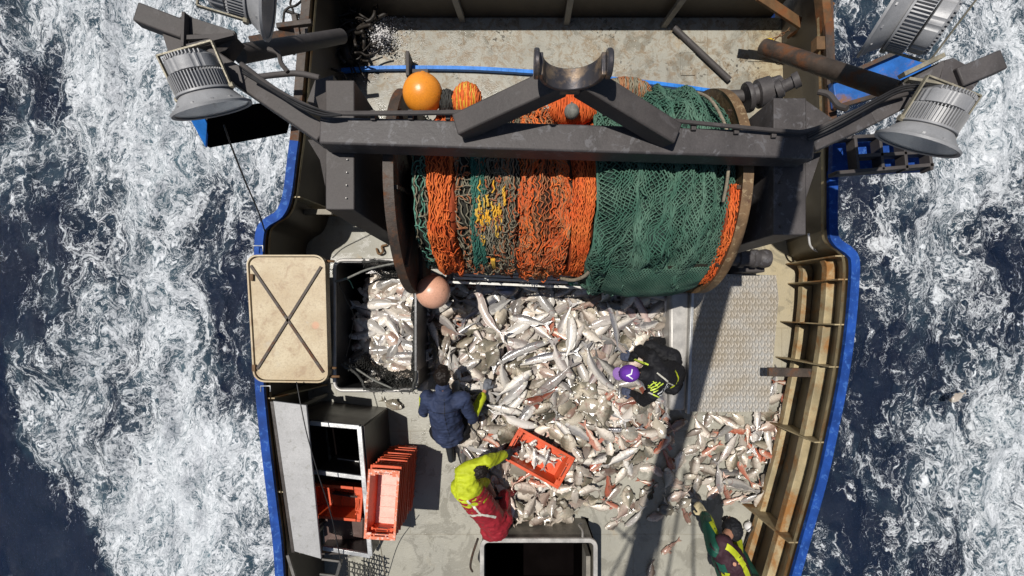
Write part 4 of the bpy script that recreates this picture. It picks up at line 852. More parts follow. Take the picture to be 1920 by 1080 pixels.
# ================================================================== FISH TANK with net liner, and its open lid
TZ = .80
TK = empty('fish_tank', P(705, 610, 0), 'open black fish tank with grey rounded rim, lined with netting, beside the beige lid', 'tank')
a, b = P(625, 486, TZ), P(783, 734, TZ); tx0, tx1, ty1, ty0 = a.x, b.x, a.y, b.y
ou = rrect(tx0, tx1, ty0, ty1, .09)
mb = MB(); ringwall(mb, ou, 0, TZ - .02, .035); mb.build('tank_wall', M['inside_dark'], TK)
mb = MB(); mb.tube([(x, y, TZ - .01) for x, y in rrect(tx0 + .01, tx1 - .01, ty0 + .01, ty1 - .01, .09)], .02, 8, closed=True); mb.build('rim', M['rim_grey'], TK, auto=180)
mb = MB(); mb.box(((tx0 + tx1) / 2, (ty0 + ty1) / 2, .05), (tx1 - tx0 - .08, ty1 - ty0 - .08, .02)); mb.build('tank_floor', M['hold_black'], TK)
# net liner: hangs from the right rim, frayed along the edge
NL = empty('net_liner', P(740, 700, .3), 'black mesh liner hanging inside the fish tank over its right rim', 'net')
rnd = random.Random(3); mb = MB()
def ln(u, v):   # u along the rim path, v down
    path = [(tx0 + .32, ty1 - .02), (tx1 - .03, ty1 - .03), (tx1 - .03, ty0 + .03), (tx0 + .38, ty0 + .03), (tx0 + .1, ty0 + .3)]
    L = [math.dist(p, q) for p, q in zip(path, path[1:])]; s = u * sum(L); k = 0
    while k < len(L) - 1 and s > L[k]: s -= L[k]; k += 1
    p, q = path[k], path[k + 1]; f = s / L[k]; x = p[0] + (q[0] - p[0]) * f; y = p[1] + (q[1] - p[1]) * f
    cx_, cy_ = (tx0 + tx1) / 2 + .12, (ty0 + ty1) / 2
    sag = .05 * mnoise.noise(Vector((u * 9, v * 3, 2)))
    x += (cx_ - x) * v * .35 + sag; y += (cy_ - y) * v * .32 + sag
    return Vector((x + .008 * rnd.uniform(-1, 1), y + .008 * rnd.uniform(-1, 1), TZ + .015 - v * .50 + .02 * math.sin(u * 40)))
nu, nv = 88, 13
for i in range(nu):
    for s in (0, 1): mb.tube([ln(min(1, (i + .5 + (.5 if (j + s) % 2 else -.5)) / nu), j / nv) for j in range(nv + 1)], .0045, 3, caps=False)
mb.build('mesh', M['rope_dark'], NL, auto=180)
mb = MB(); mb.tube([ln(k / 90, 0) for k in range(91)], .014, 6)
for k in range(60):
    p = ln(rnd.random(), 0); mb.tube(spline([p, p + Vector((rnd.uniform(-.03, .04), rnd.uniform(-.04, .04), .02)), p + Vector((rnd.uniform(-.05, .05), rnd.uniform(-.05, .05), -.01))], 3), .0045, 4)
mb.build('edge_rope', M['rope_dark'], NL, auto=180)
line('rope', 'twisted grey rope crossing the upper corner of the fish tank', 'rope', [P(628, 528, .8), P(650, 522, .78), P(690, 505, .8), P(740, 494, .82), P(770, 490, .8)], .013, M['rope_grey'])
line('rope', 'grey rope crossing the lower corner of the fish tank', 'rope', [P(645, 680, .72), P(670, 693, .76), P(700, 712, .8), P(735, 728, .8)], .011, M['rope_grey'])
line('rope', 'thin green rope end inside the fish tank corner', 'rope', [P(646, 522, .8), P(655, 526, .7), P(662, 540, .62)], .007, M['rope_green'])
line('rope', 'thin slack rope hanging down the left inner wall of the fish tank', 'rope', [P(636, 530, .78), P(648, 560, .7), P(662, 590, .55), P(658, 630, .55), P(648, 672, .7)], .006, M['rope_dark'])
# lid
t = NT('lid_beige'); co = t.pos(); n1 = t.noise(co, 3, 6, .6); n2 = t.noise(co, 60, 4, .65); n3 = t.noise(t.map(co, loc=(4, 1, 2)), 2.0, 8, .7)
c = t.mix(t.step(n1, .35, .7), (.36, .27, .15), (.45, .37, .235)); n5 = t.noise(t.map(co, loc=(9, 9, 1)), 5, 8, .75, .5); c = t.mix(t.math('MULTIPLY', t.step(n5, .50, .64), .6), c, (.22, .12, .05)); c = t.mix(t.math('MULTIPLY', t.step(n2, .48, .62), .45), c, (.26, .19, .11)); c = t.mix(t.math('MULTIPLY', t.step(n3, .57, .7), .75), c, (.33, .29, .22))
spx = t.n('ShaderNodeVectorMath', operation='DISTANCE', i={0: co, 1: tuple(P(590, 610, 1.15))}).outputs['Value']; c = t.mix(t.math('SUBTRACT', .55, t.step(spx, .03, .07), clamp=True), c, (.5, .2, .1))
t.set(color=c, rough=.5); t.bump(n2, .3, .006); M['lid'] = t.m
LZ = 1.14
LD = empty('tank_lid', P(540, 600, RZ), 'beige tank lid with a dark cross brace, open and resting on the left rail', 'lid')
def lid_outline(s, z):
    a, b, c_, d = P(462, 478, LZ), P(610, 478, LZ), P(616, 718, LZ), P(476, 716, LZ); q = [a, b, c_, d]; cen = sum(q, Vector()) / 4; out = []; r = .11
    for i in range(4):
        p = q[i]; pr = (q[i - 1] - p).normalized(); nx = (q[(i + 1) % 4] - p).normalized(); cc_ = p + (pr + nx) * r
        for k in range(7):
            t_ = k / 6 * math.pi / 2; v = cc_ - nx * r * math.cos(t_) - pr * r * math.sin(t_) ; out.append(v)
    return [Vector((cen.x + (v.x - cen.x) * s, cen.y + (v.y - cen.y) * s, z)) for v in out]
mb = MB(); mb.prism(lid_outline(.965, LZ - .012), .03); mb.build('panel', M['lid'], LD); lone_latch = [(472, 520), (476, 690)]
for (px, py) in lone_latch:
    mb = MB(); mb.box(P(px, py, LZ + .01), (.035, .07, .02)); mb.build('latch', M['rusty'], LD, bevel=.004)
mb = MB(); ot = [(v.x, v.y) for v in lid_outline(1.0, 0)]; ringwall(mb, ot, LZ - .09, LZ + .012, .016); mb.build('lid_rim', M['lid'], LD, auto=50)
for (p, q) in (((470, 498), (606, 698)), ((602, 500), (482, 692))):
    mb = MB(); n = 24; w = .016
    mb.bar(P(p[0], p[1], LZ - .001), P(q[0], q[1], LZ - .001), .026, .012); mb.build('cross_brace', M['dark_rusty'], LD)
for (px, py) in ((484, 466), (498, 729)):
    mb = MB(); q = P(px, py, LZ - .05); mb.tube([q + Vector((-.05, -.03, 0)), q + Vector((-.05, .03, 0)), q + Vector((.05, .03, 0)), q + Vector((.05, -.03, 0))], .007, 6); mb.build('lid_handle', M['alu'], LD, auto=180)
for (px, py) in ((608, 490), (612, 690), (618, 706)):
    mb = MB(); q = P(px + 8, py, LZ - .07); mb.tube([q + Vector((-.06, 0, 0)), q + Vector((.06, 0, 0))], .014, 8); mb.build('hinge', M['rusty'], LD, auto=180)

# ================================================================== LOCKER with open front bays and grey panel on the left rail
BZ = .95
BN = empty('sorting_locker', P(650, 900, 0), 'dark open topped locker with aluminium framed bays beside the grey panel', 'locker')
a, b, c_, d = P(582, 792, BZ), P(680, 800, BZ), P(697, 1040, BZ), P(612, 1032, BZ)
a2 = P(560, 785, BZ)
def sidewall(mb, p, q, z0, z1, th=.02):
    p, q = Vector(p), Vector(q); mb.bar((p.x, p.y, (z0 + z1) / 2), (q.x, q.y, (z0 + z1) / 2), th, z1 - z0)
mb = MB(); sidewall(mb, b, c_, 0, BZ - .03); sidewall(mb, a2 - Vector((.15, 0, 0)), b, 0, BZ - .03); sidewall(mb, P(590, 1042, BZ), c_, 0, BZ - .03); sidewall(mb, a2 - Vector((.15, 0, 0)), P(560, 1042, BZ), 0, BZ - .03); mb.build('locker_wall', M['bin_brown'], BN, bevel=.004)
mb = MB(); fl = [P(560, 792, BZ), b, c_, P(600, 1040, BZ)]; mb.prism([Vector((v.x, v.y, .3)) for v in fl], .02); mb.build('locker_floor', M['hold_black'], BN)
mb = MB()
for (p, q) in (((582, 793), (674, 801)), ((588, 884), (682, 896)), ((606, 1027), (695, 1042))): mb.bar(P(p[0], p[1], BZ), P(q[0], q[1], BZ), .045, .03)
mb.bar(P(674, 799, BZ), P(695, 1042, BZ), .05, .034); mb.bar(P(588, 885, BZ - .3), P(600, 887, BZ - .3), .02, .02); mb.bar(P(632, 860, .45), P(674, 866, .45), .02, .02)
mb.build('bay_frame', M['alu'], BN, bevel=.004)
mb = MB(); sidewall(mb, P(588, 888, BZ), P(680, 900, BZ), .3, BZ - .04, .015); sidewall(mb, P(598, 950, BZ), P(684, 962, BZ), .3, BZ - .35, .015); mb.build('bay_divider', M['bin_brown'], BN)
mb = MB(); mb.prism([P(604, 958, .62), P(684, 968, .62), P(692, 1030, .62), P(610, 1022, .62)], .02); o = mb.build('bay_shelf', paint('brown_plate', (.085, .045, .035), .45, 0, .2, 4), BN)
GP = empty('grey_panel', P(555, 900, .9), 'long plain grey work panel on the left rail above the locker', 'panel')
mb = MB(); mb.prism([P(512, 752, 1.16), P(574, 760, 1.16), P(602, 1048, 1.16), P(552, 1034, 1.16)], .03); mb.build('top', M['table_top'], GP, bevel=.004)
mb = MB(); mb.prism([P(574, 762, 1.13), P(602, 1048, 1.13), P(602, 1048, 1.0), P(574, 762, 1.0)], (-.015, 0, 0)); mb.prism([P(512, 753, 1.13), P(552, 1036, 1.13), P(552, 1036, 1.0), P(512, 753, 1.0)], (-.03, 0, 0)); mb.build('side_skirt', M['bin_brown'], GP)
for (px, py) in ((530, 775), (568, 1020)):
    mb = MB(); q = P(px, py, 1.12); mb.bar(q, (q.x, q.y, 0), .04, .04); mb.build('leg', M['alu_dark'], GP)
lone('ladder_frame', 'dark angled steel frame at the foot of the grey panel', 'frame', lambda mb: (mb.bar(P(540, 1040, 1.0), P(552, 1080, 1.0), .03, .03), mb.bar(P(604, 1048, .9), P(636, 1052, .9), .02, .02), mb.bar(P(640, 1050, .9), P(630, 1085, .8), .03, .03), mb.bar(P(600, 1076, .8), P(636, 1080, .8), .02, .02), mb.bar(P(648, 1046, .9), P(668, 1040, .9), .02, .02)), M['alu_dark'])
def shadow_strands(mb):  # dark strands standing in for the ladder's cast shadow
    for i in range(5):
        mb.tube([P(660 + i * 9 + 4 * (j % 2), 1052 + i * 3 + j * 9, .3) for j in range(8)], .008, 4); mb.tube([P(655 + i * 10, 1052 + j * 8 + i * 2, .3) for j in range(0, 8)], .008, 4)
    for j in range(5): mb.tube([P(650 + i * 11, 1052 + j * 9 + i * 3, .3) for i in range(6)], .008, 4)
lone('ladder_shadow', 'dark strands laid as a ladder shadow below the locker at the bottom edge', 'net', shadow_strands, M['rope_dark'], auto=180)
line('rope', 'thin cord running down from the crate stack across the deck', 'rope', [P(712, 1014, .9), P(716, 1040, .4), P(724, 1085, .03)], .005, M['rope_tan'])

# ================================================================== ORANGE CRATES
def make_crate(w=.42, l=.76, h=.25, floor_m='crate', rim_m='crate'):
    root = empty('fish_crate', (0, 0, 0)); th = .012; tp = .05
    mb = MB(); hw, hl = w / 2, l / 2; bw, bl = hw - tp, hl - tp
    def quad(x0, x1, y0, y1, z): return [(x0, y0, z), (x1, y0, z), (x1, y1, z), (x0, y1, z)]
    o1 = quad(-hw + .012, hw - .012, -hl + .012, hl - .012, h); o0 = quad(-bw, bw, -bl, bl, 0); i1 = quad(-hw + .028, hw - .028, -hl + .028, hl - .028, h); i0 = quad(-bw + .012, bw - .012, -bl + .012, bl - .012, .02)
    vs = o0 + o1 + i1 + i0
    mb.add(vs, [(k, (k + 1) % 4, 4 + (k + 1) % 4, 4 + k) for k in range(4)] + [(4 + k, 4 + (k + 1) % 4, 8 + (k + 1) % 4, 8 + k) for k in range(4)] + [(8 + k, 8 + (k + 1) % 4, 12 + (k + 1) % 4, 12 + k) for k in range(4)] + [(3, 2, 1, 0)])
    for s in (-1, 1):        # outside ribs
        for k in range(-3, 4): mb.box((s * (hw - .024), k * .1, h * .6), (.014, .012, h * .6))
        for k in (-1, 0, 1): mb.box((k * .12, s * (hl - .024), h * .6), (.012, .014, h * .6))
    mb.build('tub', M['crate'], root, local=True, bevel=.003)
    mb = MB(); mb.box((0, 0, .026), (2 * bw - .02, 2 * bl - .02, .012))
    for k in range(-2, 3): mb.box((0, k * .125, .036), (2 * bw - .05, .014, .008))
    mb.build('crate_floor', M[floor_m], root, local=True, bevel=.003)
    mb = MB()
    for s in (-1, 1):
        mb.box((s * (hw - .014), 0, h + .004), (.034, l, .016)); mb.box((0, s * (hl - .014), h + .0045), (w - .06, .034, .016))
        mb.box((0, s * (hl - .05), h - .004), (w * .9, .012, .012))
        for q in (-1, 1): mb.box((q * (hw - .06), s * (hl - .045), h + .001), (.07, .05, .010)); mb.box((q * (hw * .38), s * (hl - .035), h + .001), (.02, .04, .012))
    mb.build('rim', M[rim_m], root, local=True, bevel=.004)
    for s in (-1, 1):
        mb = MB(); mb.box((0, s * (hl - .03), h - .035), (.12, .03, .03)); mb.build('grip', M['cable'], root, local=True)
    return root
order = ['topmost', 'second', 'third', 'fourth', 'fifth', 'sixth', 'seventh', 'eighth', 'ninth', 'tenth', 'eleventh']
proto = make_crate(rim_m='crate_rim', floor_m='crate_glare'); plain = make_crate()
base = Vector((-1.36, -1.985, 0)); NST = 11; dz = .080
for k in range(NST):
    c_ = proto if k == 0 else copy_tree(plain)
    z = (NST - 1 - k) * dz
    c_.location = (base.x + random.uniform(-.006, .006), base.y + (.015 if k == 1 else 0) + random.uniform(-.006, .006), z); c_.rotation_euler = (0, 0, R(-4 + random.uniform(-.7, .7))); c_.scale = (.78, .96, 1)
    lab = 'topmost empty orange crate of the tall stack, its floor coloured pink as glare' if k == 0 else ('lowest orange crate of the tall stack, standing on deck' if k == NST - 1 else f'orange crate in the tall stack by the locker, {order[k]} from the top')
    tag(c_, lab, 'crate', 'nested orange crates in the tall stack')
for k in range(3):
    c_ = copy_tree(plain); c_.location = P(640 + k * 2, 925, .33 + .08 * k); c_.rotation_euler = (0, 0, R(85)); c_.scale = (.9, .8, 1)
    tag(c_, ['lowest of the orange crates stacked inside the locker bay', 'middle of the orange crates stacked inside the locker bay', 'uppermost of the orange crates stacked inside the locker bay'][k], 'crate', 'orange crates inside the locker')
DC = plain; q0 = (P(979, 801, .28) + P(1073, 856, .28) + P(1038, 903, .28) + P(946, 856, .28)) / 4
DC.location = (q0.x, q0.y, .13); DC.rotation_euler = (0, 0, R(61)); tag(DC, 'orange crate half full of small silver fish, tilted among the fish heap', 'crate', None)
# ================================================================== FISH
def fish_mat(name, back, flank, belly, spec_amt=.5, pinkv=(.45, .14, .09), blotch=.3):
    t = NT(name); co = t.coord('Object'); s = t.n('ShaderNodeSeparateXYZ', i={0: co}); y = s.outputs[1]; x = s.outputs[0]
    rnd_ = t.n('ShaderNodeObjectInfo').outputs['Random']; rr = t.math('MULTIPLY', rnd_, 37.0)
    cv = t.n('ShaderNodeVectorMath', operation='ADD', i={0: co, 1: t.n('ShaderNodeCombineXYZ', i={0: rr, 1: rr, 2: 0.0}).outputs[0]}).outputs[0]
    at = t.n('ShaderNodeAttribute', attribute_name='dorsal').outputs['Fac']     # 0 belly .. 1 back
    hd = t.n('ShaderNodeAttribute', attribute_name='head').outputs['Fac']       # 0 nose .. 1 tail
    n1 = t.noise(cv, 12, 5, .6); n2 = t.noise(cv, 45, 4, .65)
    d = t.math('ADD', at, t.math('MULTIPLY', t.math('SUBTRACT', n1, .5), .3))
    c = t.ramp(d, [(.25, belly), (.45, flank), (.58, flank), (.76, back)])
    tint = t.math('FRACT', t.math('MULTIPLY', rnd_, 7.31)); c = t.mix(t.math('MULTIPLY', t.step(tint, .5, 1.0), .35), c, pinkv)
    dk = t.math('FRACT', t.math('MULTIPLY', rnd_, 13.7)); c = t.mix(t.math('MULTIPLY', t.step(dk, .5, 1.0), .6), c, [v * .38 for v in flank])
    c = t.mix(t.math('MULTIPLY', t.step(n2, .52, .68), blotch), c, [v * .45 for v in flank])
    n4 = t.noise(cv, 24, 7, .8, 1.2); c = t.mix(t.math('MULTIPLY', t.step(n4, .47, .60), .45), c, [v * .6 for v in flank]); c = t.mix(t.math('MULTIPLY', t.step(n4, .58, .66), .35), c, (.14, .10, .08))
    gill = t.math('SUBTRACT', 1, t.step(t.math('ABSOLUTE', t.math('SUBTRACT', t.math('ADD', hd, t.math('MULTIPLY', t.math('POWER', t.math('ABSOLUTE', t.math('SUBTRACT', at, .45)), 2.0), .35)), .25)), .004, .016))
    c = t.mix(t.math('MULTIPLY', gill, .6), c, (.16, .06, .05))
    lat = t.math('SUBTRACT', 1, t.step(t.math('ABSOLUTE', t.math('SUBTRACT', at, .6)), .008, .03)); c = t.mix(t.math('MULTIPLY', lat, .3), c, back)
    br = t.math('FRACT', t.math('MULTIPLY', rnd_, 3.77)); c = t.mix(t.math('MULTIPLY', t.step(br, .45, 1.0), .5), c, belly)
    br2 = t.math('FRACT', t.math('MULTIPLY', rnd_, 5.19)); c = t.mix(1.0, c, t.ramp(br2, [(0, (.42, .40, .37)), (.35, (1.0, .95, .89)), (1, (1.12, 1.08, 1.02))]), 'MULTIPLY')
    bl = t.noise(t.n('ShaderNodeNewGeometry').outputs['Position'], 7, 6, .7, .5); c = t.mix(t.math('MULTIPLY', t.step(bl, .58, .68), .45), c, (.22, .06, .045))
    t.set(color=c, rough=t.math('ADD', .08, t.math('MULTIPLY', n2, .25)), spec=.8); t.bump(t.math('ADD', t.noise(cv, 130, 2, .5), t.math('MULTIPLY', n1, 3)), .5, .003)
    return t.m
WH = (.66, .63, .58)
FM = {
 'silver': fish_mat('skin_silver', (.13, .13, .14), (.48, .475, .465), (.76, .74, .70), pinkv=(.5, .42, .38), blotch=.5),
 'pale': fish_mat('skin_pale', (.19, .165, .14), (.54, .485, .425), (.78, .74, .67), pinkv=(.58, .32, .26), blotch=.5),
 'round': fish_mat('skin_round', (.10, .095, .07), (.33, .30, .235), (.62, .57, .48), pinkv=(.24, .25, .27), blotch=.7),
 'red': fish_mat('skin_red', (.36, .10, .06), (.50, .27, .2), (.70, .60, .52), pinkv=(.42, .12, .07)),
 'long': fish_mat('skin_long', (.09, .095, .12), (.38, .38, .39), (.62, .6, .56)),
}
M['eye'] = paint('fish_eye', (.012, .012, .014), .12, 0, .1, 3, bump=0); M['eye_ring'] = paint('fish_eye_ring', (.5, .46, .38), .3, 0, .1, 3, bump=0)
PROF = {   # (length, half height, half thickness, outline [(u, upper, lower, thick)], tail size)
 'silver': (.40, .052, .036, [(0, .1, .1, .1), (.05, .45, .4, .5), (.15, .78, .7, .85), (.3, 1, .95, 1), (.5, .95, 1, .95), (.7, .62, .68, .6), (.85, .26, .28, .25), (.95, .18, .18, .12)], .075),
 'pale': (.30, .058, .037, [(0, .1, .12, .12), (.05, .5, .4, .5), (.15, .88, .66, .88), (.3, 1.05, .92, 1), (.5, .92, .98, .85), (.7, .58, .62, .5), (.85, .26, .28, .22), (.95, .2, .2, .12)], .06),
 'round': (.27, .078, .042, [(0, .08, .14, .15), (.05, .4, .34, .5), (.15, .8, .68, .9), (.32, 1.05, .98, 1), (.52, .98, 1.02, .85), (.72, .58, .64, .5), (.86, .2, .22, .2), (.95, .17, .17, .12)], .055),
 'red': (.33, .045, .040, [(0, .2, .25, .25), (.05, .6, .6, .6), (.14, .95, .9, 1), (.26, 1.0, .95, 1), (.45, .7, .7, .7), (.7, .4, .4, .38), (.86, .22, .22, .2), (.95, .2, .2, .12)], .06),
 'long': (.66, .045, .030, [(0, .08, .1, .1), (.04, .35, .3, .4), (.12, .7, .62, .75), (.25, .95, .9, .95), (.5, 1, 1, 1), (.72, .75, .78, .72), (.88, .34, .36, .3), (.96, .2, .2, .12)], .08),
}
def fish_mesh(kind, bend, var, S=1.0, fat=1.0):
    L, hh, th, pr, tail = PROF[kind]; L *= S; hh *= S * fat; th *= S; tail *= S
    nU, nV = (18, 10); us = np.linspace(0, .95, nU); A = np.array(pr)
    up = np.interp(us, A[:, 0], A[:, 1]) * hh; lo = np.interp(us, A[:, 0], A[:, 2]) * hh; tk = np.interp(us, A[:, 0], A[:, 3]) * th
    vs = []; dv = []; hv = []; fs = []; mi = []
    def place(u, y, z):
        x = (u - .5) * L; k = bend; a = k * (u - .45)
        # bend in the plane the fish lies in, with a slight droop at both ends
        if abs(k) > 1e-4: rr_ = L / k; X = math.sin(a) * (rr_ - y); Y = rr_ - math.cos(a) * (rr_ - y)
        else: X, Y = x, y
        return (X, Y, z - .25 * (u - .5) ** 2 * .10 * S)
    def V(u, y, z, d, h): vs.append(place(u, y, z)); dv.append(d); hv.append(h); return len(vs) - 1
    for i, u in enumerate(us):
        for k in range(nV):
            a = 2 * math.pi * k / nV; cy = math.cos(a); sz = math.sin(a); y = (up[i] if cy > 0 else lo[i]) * cy * (abs(cy) ** .1 if cy else 1)
            V(u, y, sz * tk[i], .5 + .5 * cy, u)
    for i in range(nU - 1):
        for k in range(nV): l = (k + 1) % nV; fs.append((i * nV + k, i * nV + l, (i + 1) * nV + l, (i + 1) * nV + k)); mi.append(0)
    fs.append(tuple(range(nV - 1, -1, -1))); mi.append(0); fs.append(tuple((nU - 1) * nV + k for k in range(nV))); mi.append(0)
    def fin(pts, d=.7, h=.9):
        a = [V(u, y, z + .0012, d, h) for u, y, z in pts]; b = [V(u, y, z - .0012, d, h) for u, y, z in pts]; n = len(pts)
        fs.append(tuple(a)); fs.append(tuple(b[::-1])); mi.extend([0, 0])
        for k in range(n): fs.append((a[k], b[k], b[(k + 1) % n], a[(k + 1) % n])); mi.append(0)
    t_ = tail / L; w = tail * (.85 if kind != 'red' else .7)
    fin([(.93, up[-1] * .8, 0), (.93 + t_ * .5, w * .55, 0), (.93 + t_ * 1.15, w, .0), (.93 + t_ * .75, w * .25, 0), (.93 + t_ * .6, 0, 0)], .75, .97)
    fin([(.93, -lo[-1] * .8, 0), (.93 + t_ * .6, 0, 0), (.93 + t_ * .75, -w * .25, 0), (.93 + t_ * 1.15, -w, 0), (.93 + t_ * .5, -w * .55, 0)], .6, .97)
    f_ = lambda u, arr: float(np.interp(u, us, arr))
    for (u0, u1, hgt) in ((.32, .56, .42 if kind in ('round', 'pale') else .22), (.6, .8, .25)):
        n = 6; top = []
        for k in range(n + 1): u = u0 + (u1 - u0) * k / n; top.append((u, f_(u, up) + hh * hgt * math.sin(math.pi * (k / n) ** .7 * .95 + .1) * (1 if k % 2 else .8), 0))
        fin([(u0, f_(u0, up) * .85, 0)] + top + [(u1, f_(u1, up) * .85, 0)], .95, .6)
    n = 5; an = [(.6 + .2 * k / n, -(f_(.6 + .2 * k / n, lo) + hh * .28 * math.sin(math.pi * k / n * .9 + .15)), 0) for k in range(n + 1)]
    fin([(.6, -f_(.6, lo) * .85, 0)] + an + [(.8, -f_(.8, lo) * .85, 0)], .55, .6)
    fin([(.36, -f_(.36, lo) * .9, 0), (.44, -f_(.44, lo) - hh * .35, 0), (.47, -f_(.47, lo) * .98, 0)], .4, .5)
    ps = .12 * (1.9 if kind == 'red' else 1)
    fin([(.27, .1 * hh, th * .93), (.27 + ps, .45 * hh * (2.2 if kind == 'red' else 1), th * .99), (.27 + ps * 1.25, .05 * hh, th * .98), (.27 + ps, -.3 * hh, th * .99)], .7, .6)
    if kind == 'red': fin([(.25, -.9 * hh, 0), (.32, -2.2 * hh, 0), (.42, -1.9 * hh, 0), (.36, -.8 * hh, 0)], .8, .6)
    # eye (top side and underside)
    for sgn in (1, -1):
        er = .014 * S * (1.25 if kind in ('round', 'pale') else 1); eu = .085; ey = f_(.09, up) * .32; ez = f_(.085, tk) * .9 * sgn
        for rr_, m_, zo in ((er * 1.5, 2, 0), (er, 1, er * .55)):
            c0 = V(eu, ey, ez + sgn * (rr_ * .45 + zo * .4), .5, .1); ring = [V(eu + rr_ * math.cos(a) / L, ey + rr_ * math.sin(a), ez + sgn * zo * .3 - sgn * .001, .5, .1) for a in np.linspace(0, 6.2832, 9)[:-1]]
            for k in range(8): fs.append((c0, ring[k], ring[(k + 1) % 8])); mi.append(m_)
    return vs, fs, mi, dv, hv
FISH = {}
def fish_data(kind, j):
    key = (kind, j)
    if key not in FISH:
        rnd = random.Random(hash(kind) % 1000 + j) if False else random.Random(sum(map(ord, kind)) * 7 + j)
        bend = [0.0, .35, -.3, .7, -.15][j % 5] * (1.6 if kind == 'long' else 1)
        vs, fs, mi, dv, hv = fish_mesh(kind, bend, j, 1.0, rnd.uniform(.88, 1.12))
        me = bpy.data.meshes.new('fish_' + kind); me.from_pydata(vs, [], fs); me.materials.append(FM[kind]); me.materials.append(M['eye']); me.materials.append(M['eye_ring'])
        me.polygons.foreach_set('material_index', mi); me.polygons.foreach_set('use_smooth', [True] * len(fs)); me.set_sharp_from_angle(angle=R(50))
        for nm, arr in (('dorsal', dv), ('head', hv)): a = me.attributes.new(nm, 'FLOAT', 'POINT'); a.data.foreach_set('value', arr)
        FISH[key] = (me, (vs, fs, mi, dv, hv))
    return FISH[key]
# height field of the heap
G = .02; gx0, gy0, gx1, gy1 = -1.2, -4.2, 3.8, .9
NX, NY = int((gx1 - gx0) / G), int((gy1 - gy0) / G); HF = np.zeros((NX, NY))
def inpoly(x, y, poly):
    c_ = False; n = len(poly)
    for i in range(n):
        x1, y1 = poly[i]; x2, y2 = poly[i - 1]
        if (y1 > y) != (y2 > y) and x < (x2 - x1) * (y - y1) / (y2 - y1) + x1: c_ = not c_
    return c_
def pxpoly(pts, z=.12): return [tuple(P(a, b, z)[:2]) for a, b in pts]
DENSE = pxpoly([(830, 530), (1258, 540), (1256, 700), (1262, 775), (1270, 810), (1235, 850), (1160, 880), (1070, 915), (1040, 950), (935, 968), (915, 905), (905, 850), (870, 850), (862, 790), (840, 700)])
PEAK = P(1040, 660, 0)
CRATE_HOLE = [(DC.location.x + a * math.cos(R(61)) - b * math.sin(R(61)), DC.location.y + a * math.sin(R(61)) + b * math.cos(R(61))) for a, b in ((-.25, -.43), (.25, -.43), (.25, .43), (-.25, .43))]
def fish_rot(yaw, pitch, roll): return Matrix.Rotation(yaw, 4, 'Z') @ Matrix.Rotation(pitch, 4, 'Y') @ Matrix.Rotation(roll, 4, 'X')
def drop(kind, x, y, yaw, S=1.0, sink=.5, hf=True, base=None, flip=False, tilt=1.0):
    S *= (1.2 if kind in ('silver', 'long') else 1.12) * random.uniform(.86, 1.1)
    roll0 = random.gauss(0, .26)
    L, hh, th, pr, tail = PROF[kind]; L *= S; hh *= S; th *= S; cx, sy = math.cos(yaw), math.sin(yaw)
    if hf:
        smp = []
        for u in (-.42, -.25, 0, .2, .36):
            for w in (-.55, 0, .55):
                X = x + cx * u * L - sy * w * hh; Y = y + sy * u * L + cx * w * hh; i, j = int((X - gx0) / G), int((Y - gy0) / G)
                if 0 <= i < NX and 0 <= j < NY: smp.append((u * L, w * hh, HF[i, j]))
        A = np.array(smp) if len(smp) > 5 else np.array([(0, 0, 0), (1, 0, 0), (0, 1, 0)])
        Mm = np.c_[A[:, 0], A[:, 1], np.ones(len(A))]; (a, b, c0), *_ = np.linalg.lstsq(Mm, A[:, 2], rcond=None)
        a = max(-.5, min(.5, a)) * tilt; b = max(-.6, min(.6, b)) * tilt
        z = c0 * .6 + A[:, 2].max() * .4 - sink * th + th * .9; z = max(z, th * .85 + .004)
    else: a = b = 0; z = base
    M4 = Matrix.Translation((x, y, z)) @ fish_rot(yaw, -math.atan(a), math.atan(b) + roll0 + (math.pi if random.random() < .5 else 0)) @ Matrix.Scale(S, 4)
    if hf:
        n = int(L / G * 1.4)
        for q in range(n + 1):
            u = -.47 + .94 * q / n; pw = math.sqrt(max(0, 1 - (u * 2.1) ** 2)) if abs(u) < .476 else 0; W = hh * (.35 + .65 * pw)
            m_ = max(1, int(W * 2 / G * 1.4))
            for r_ in range(m_ + 1):
                w = -1 + 2 * r_ / m_; X = x + cx * u * L - sy * w * W; Y = y + sy * u * L + cx * w * W; i, j = int((X - gx0) / G), int((Y - gy0) / G)
                if 0 <= i < NX and 0 <= j < NY:
                    t_ = z + a * u * L + b * w * W + th * math.sqrt(max(0, 1 - w * w)) * (.4 + .6 * pw); HF[i, j] = max(HF[i, j], min(t_, HF[i, j] + th * 1.8))
    return M4
NAMES = {'silver': 'silver_fish', 'pale': 'pale_fish', 'round': 'deep_bodied_fish', 'red': 'red_fish', 'long': 'long_fish'}
DESC = {'silver': 'streamlined silver fish with dark back', 'pale': 'pale pinkish silver fish', 'round': 'deep bodied olive grey fish', 'red': 'reddish fish with broad fins and tapering tail', 'long': 'long slender silver fish'}
def put_fish(kind, M4, where, j=None):
    me, _ = fish_data(kind, j if j is not None else random.randrange(5)); o = bpy.data.objects.new(NAMES[kind], me); COL.objects.link(o); o.matrix_world = M4
    w1, w2 = where; tag(o, f'{DESC[kind]} {w1}', 'fish', f'{NAMES[kind].replace("_", " ")} {w2}'); return o
rnd = random.Random(21); random.seed(5)
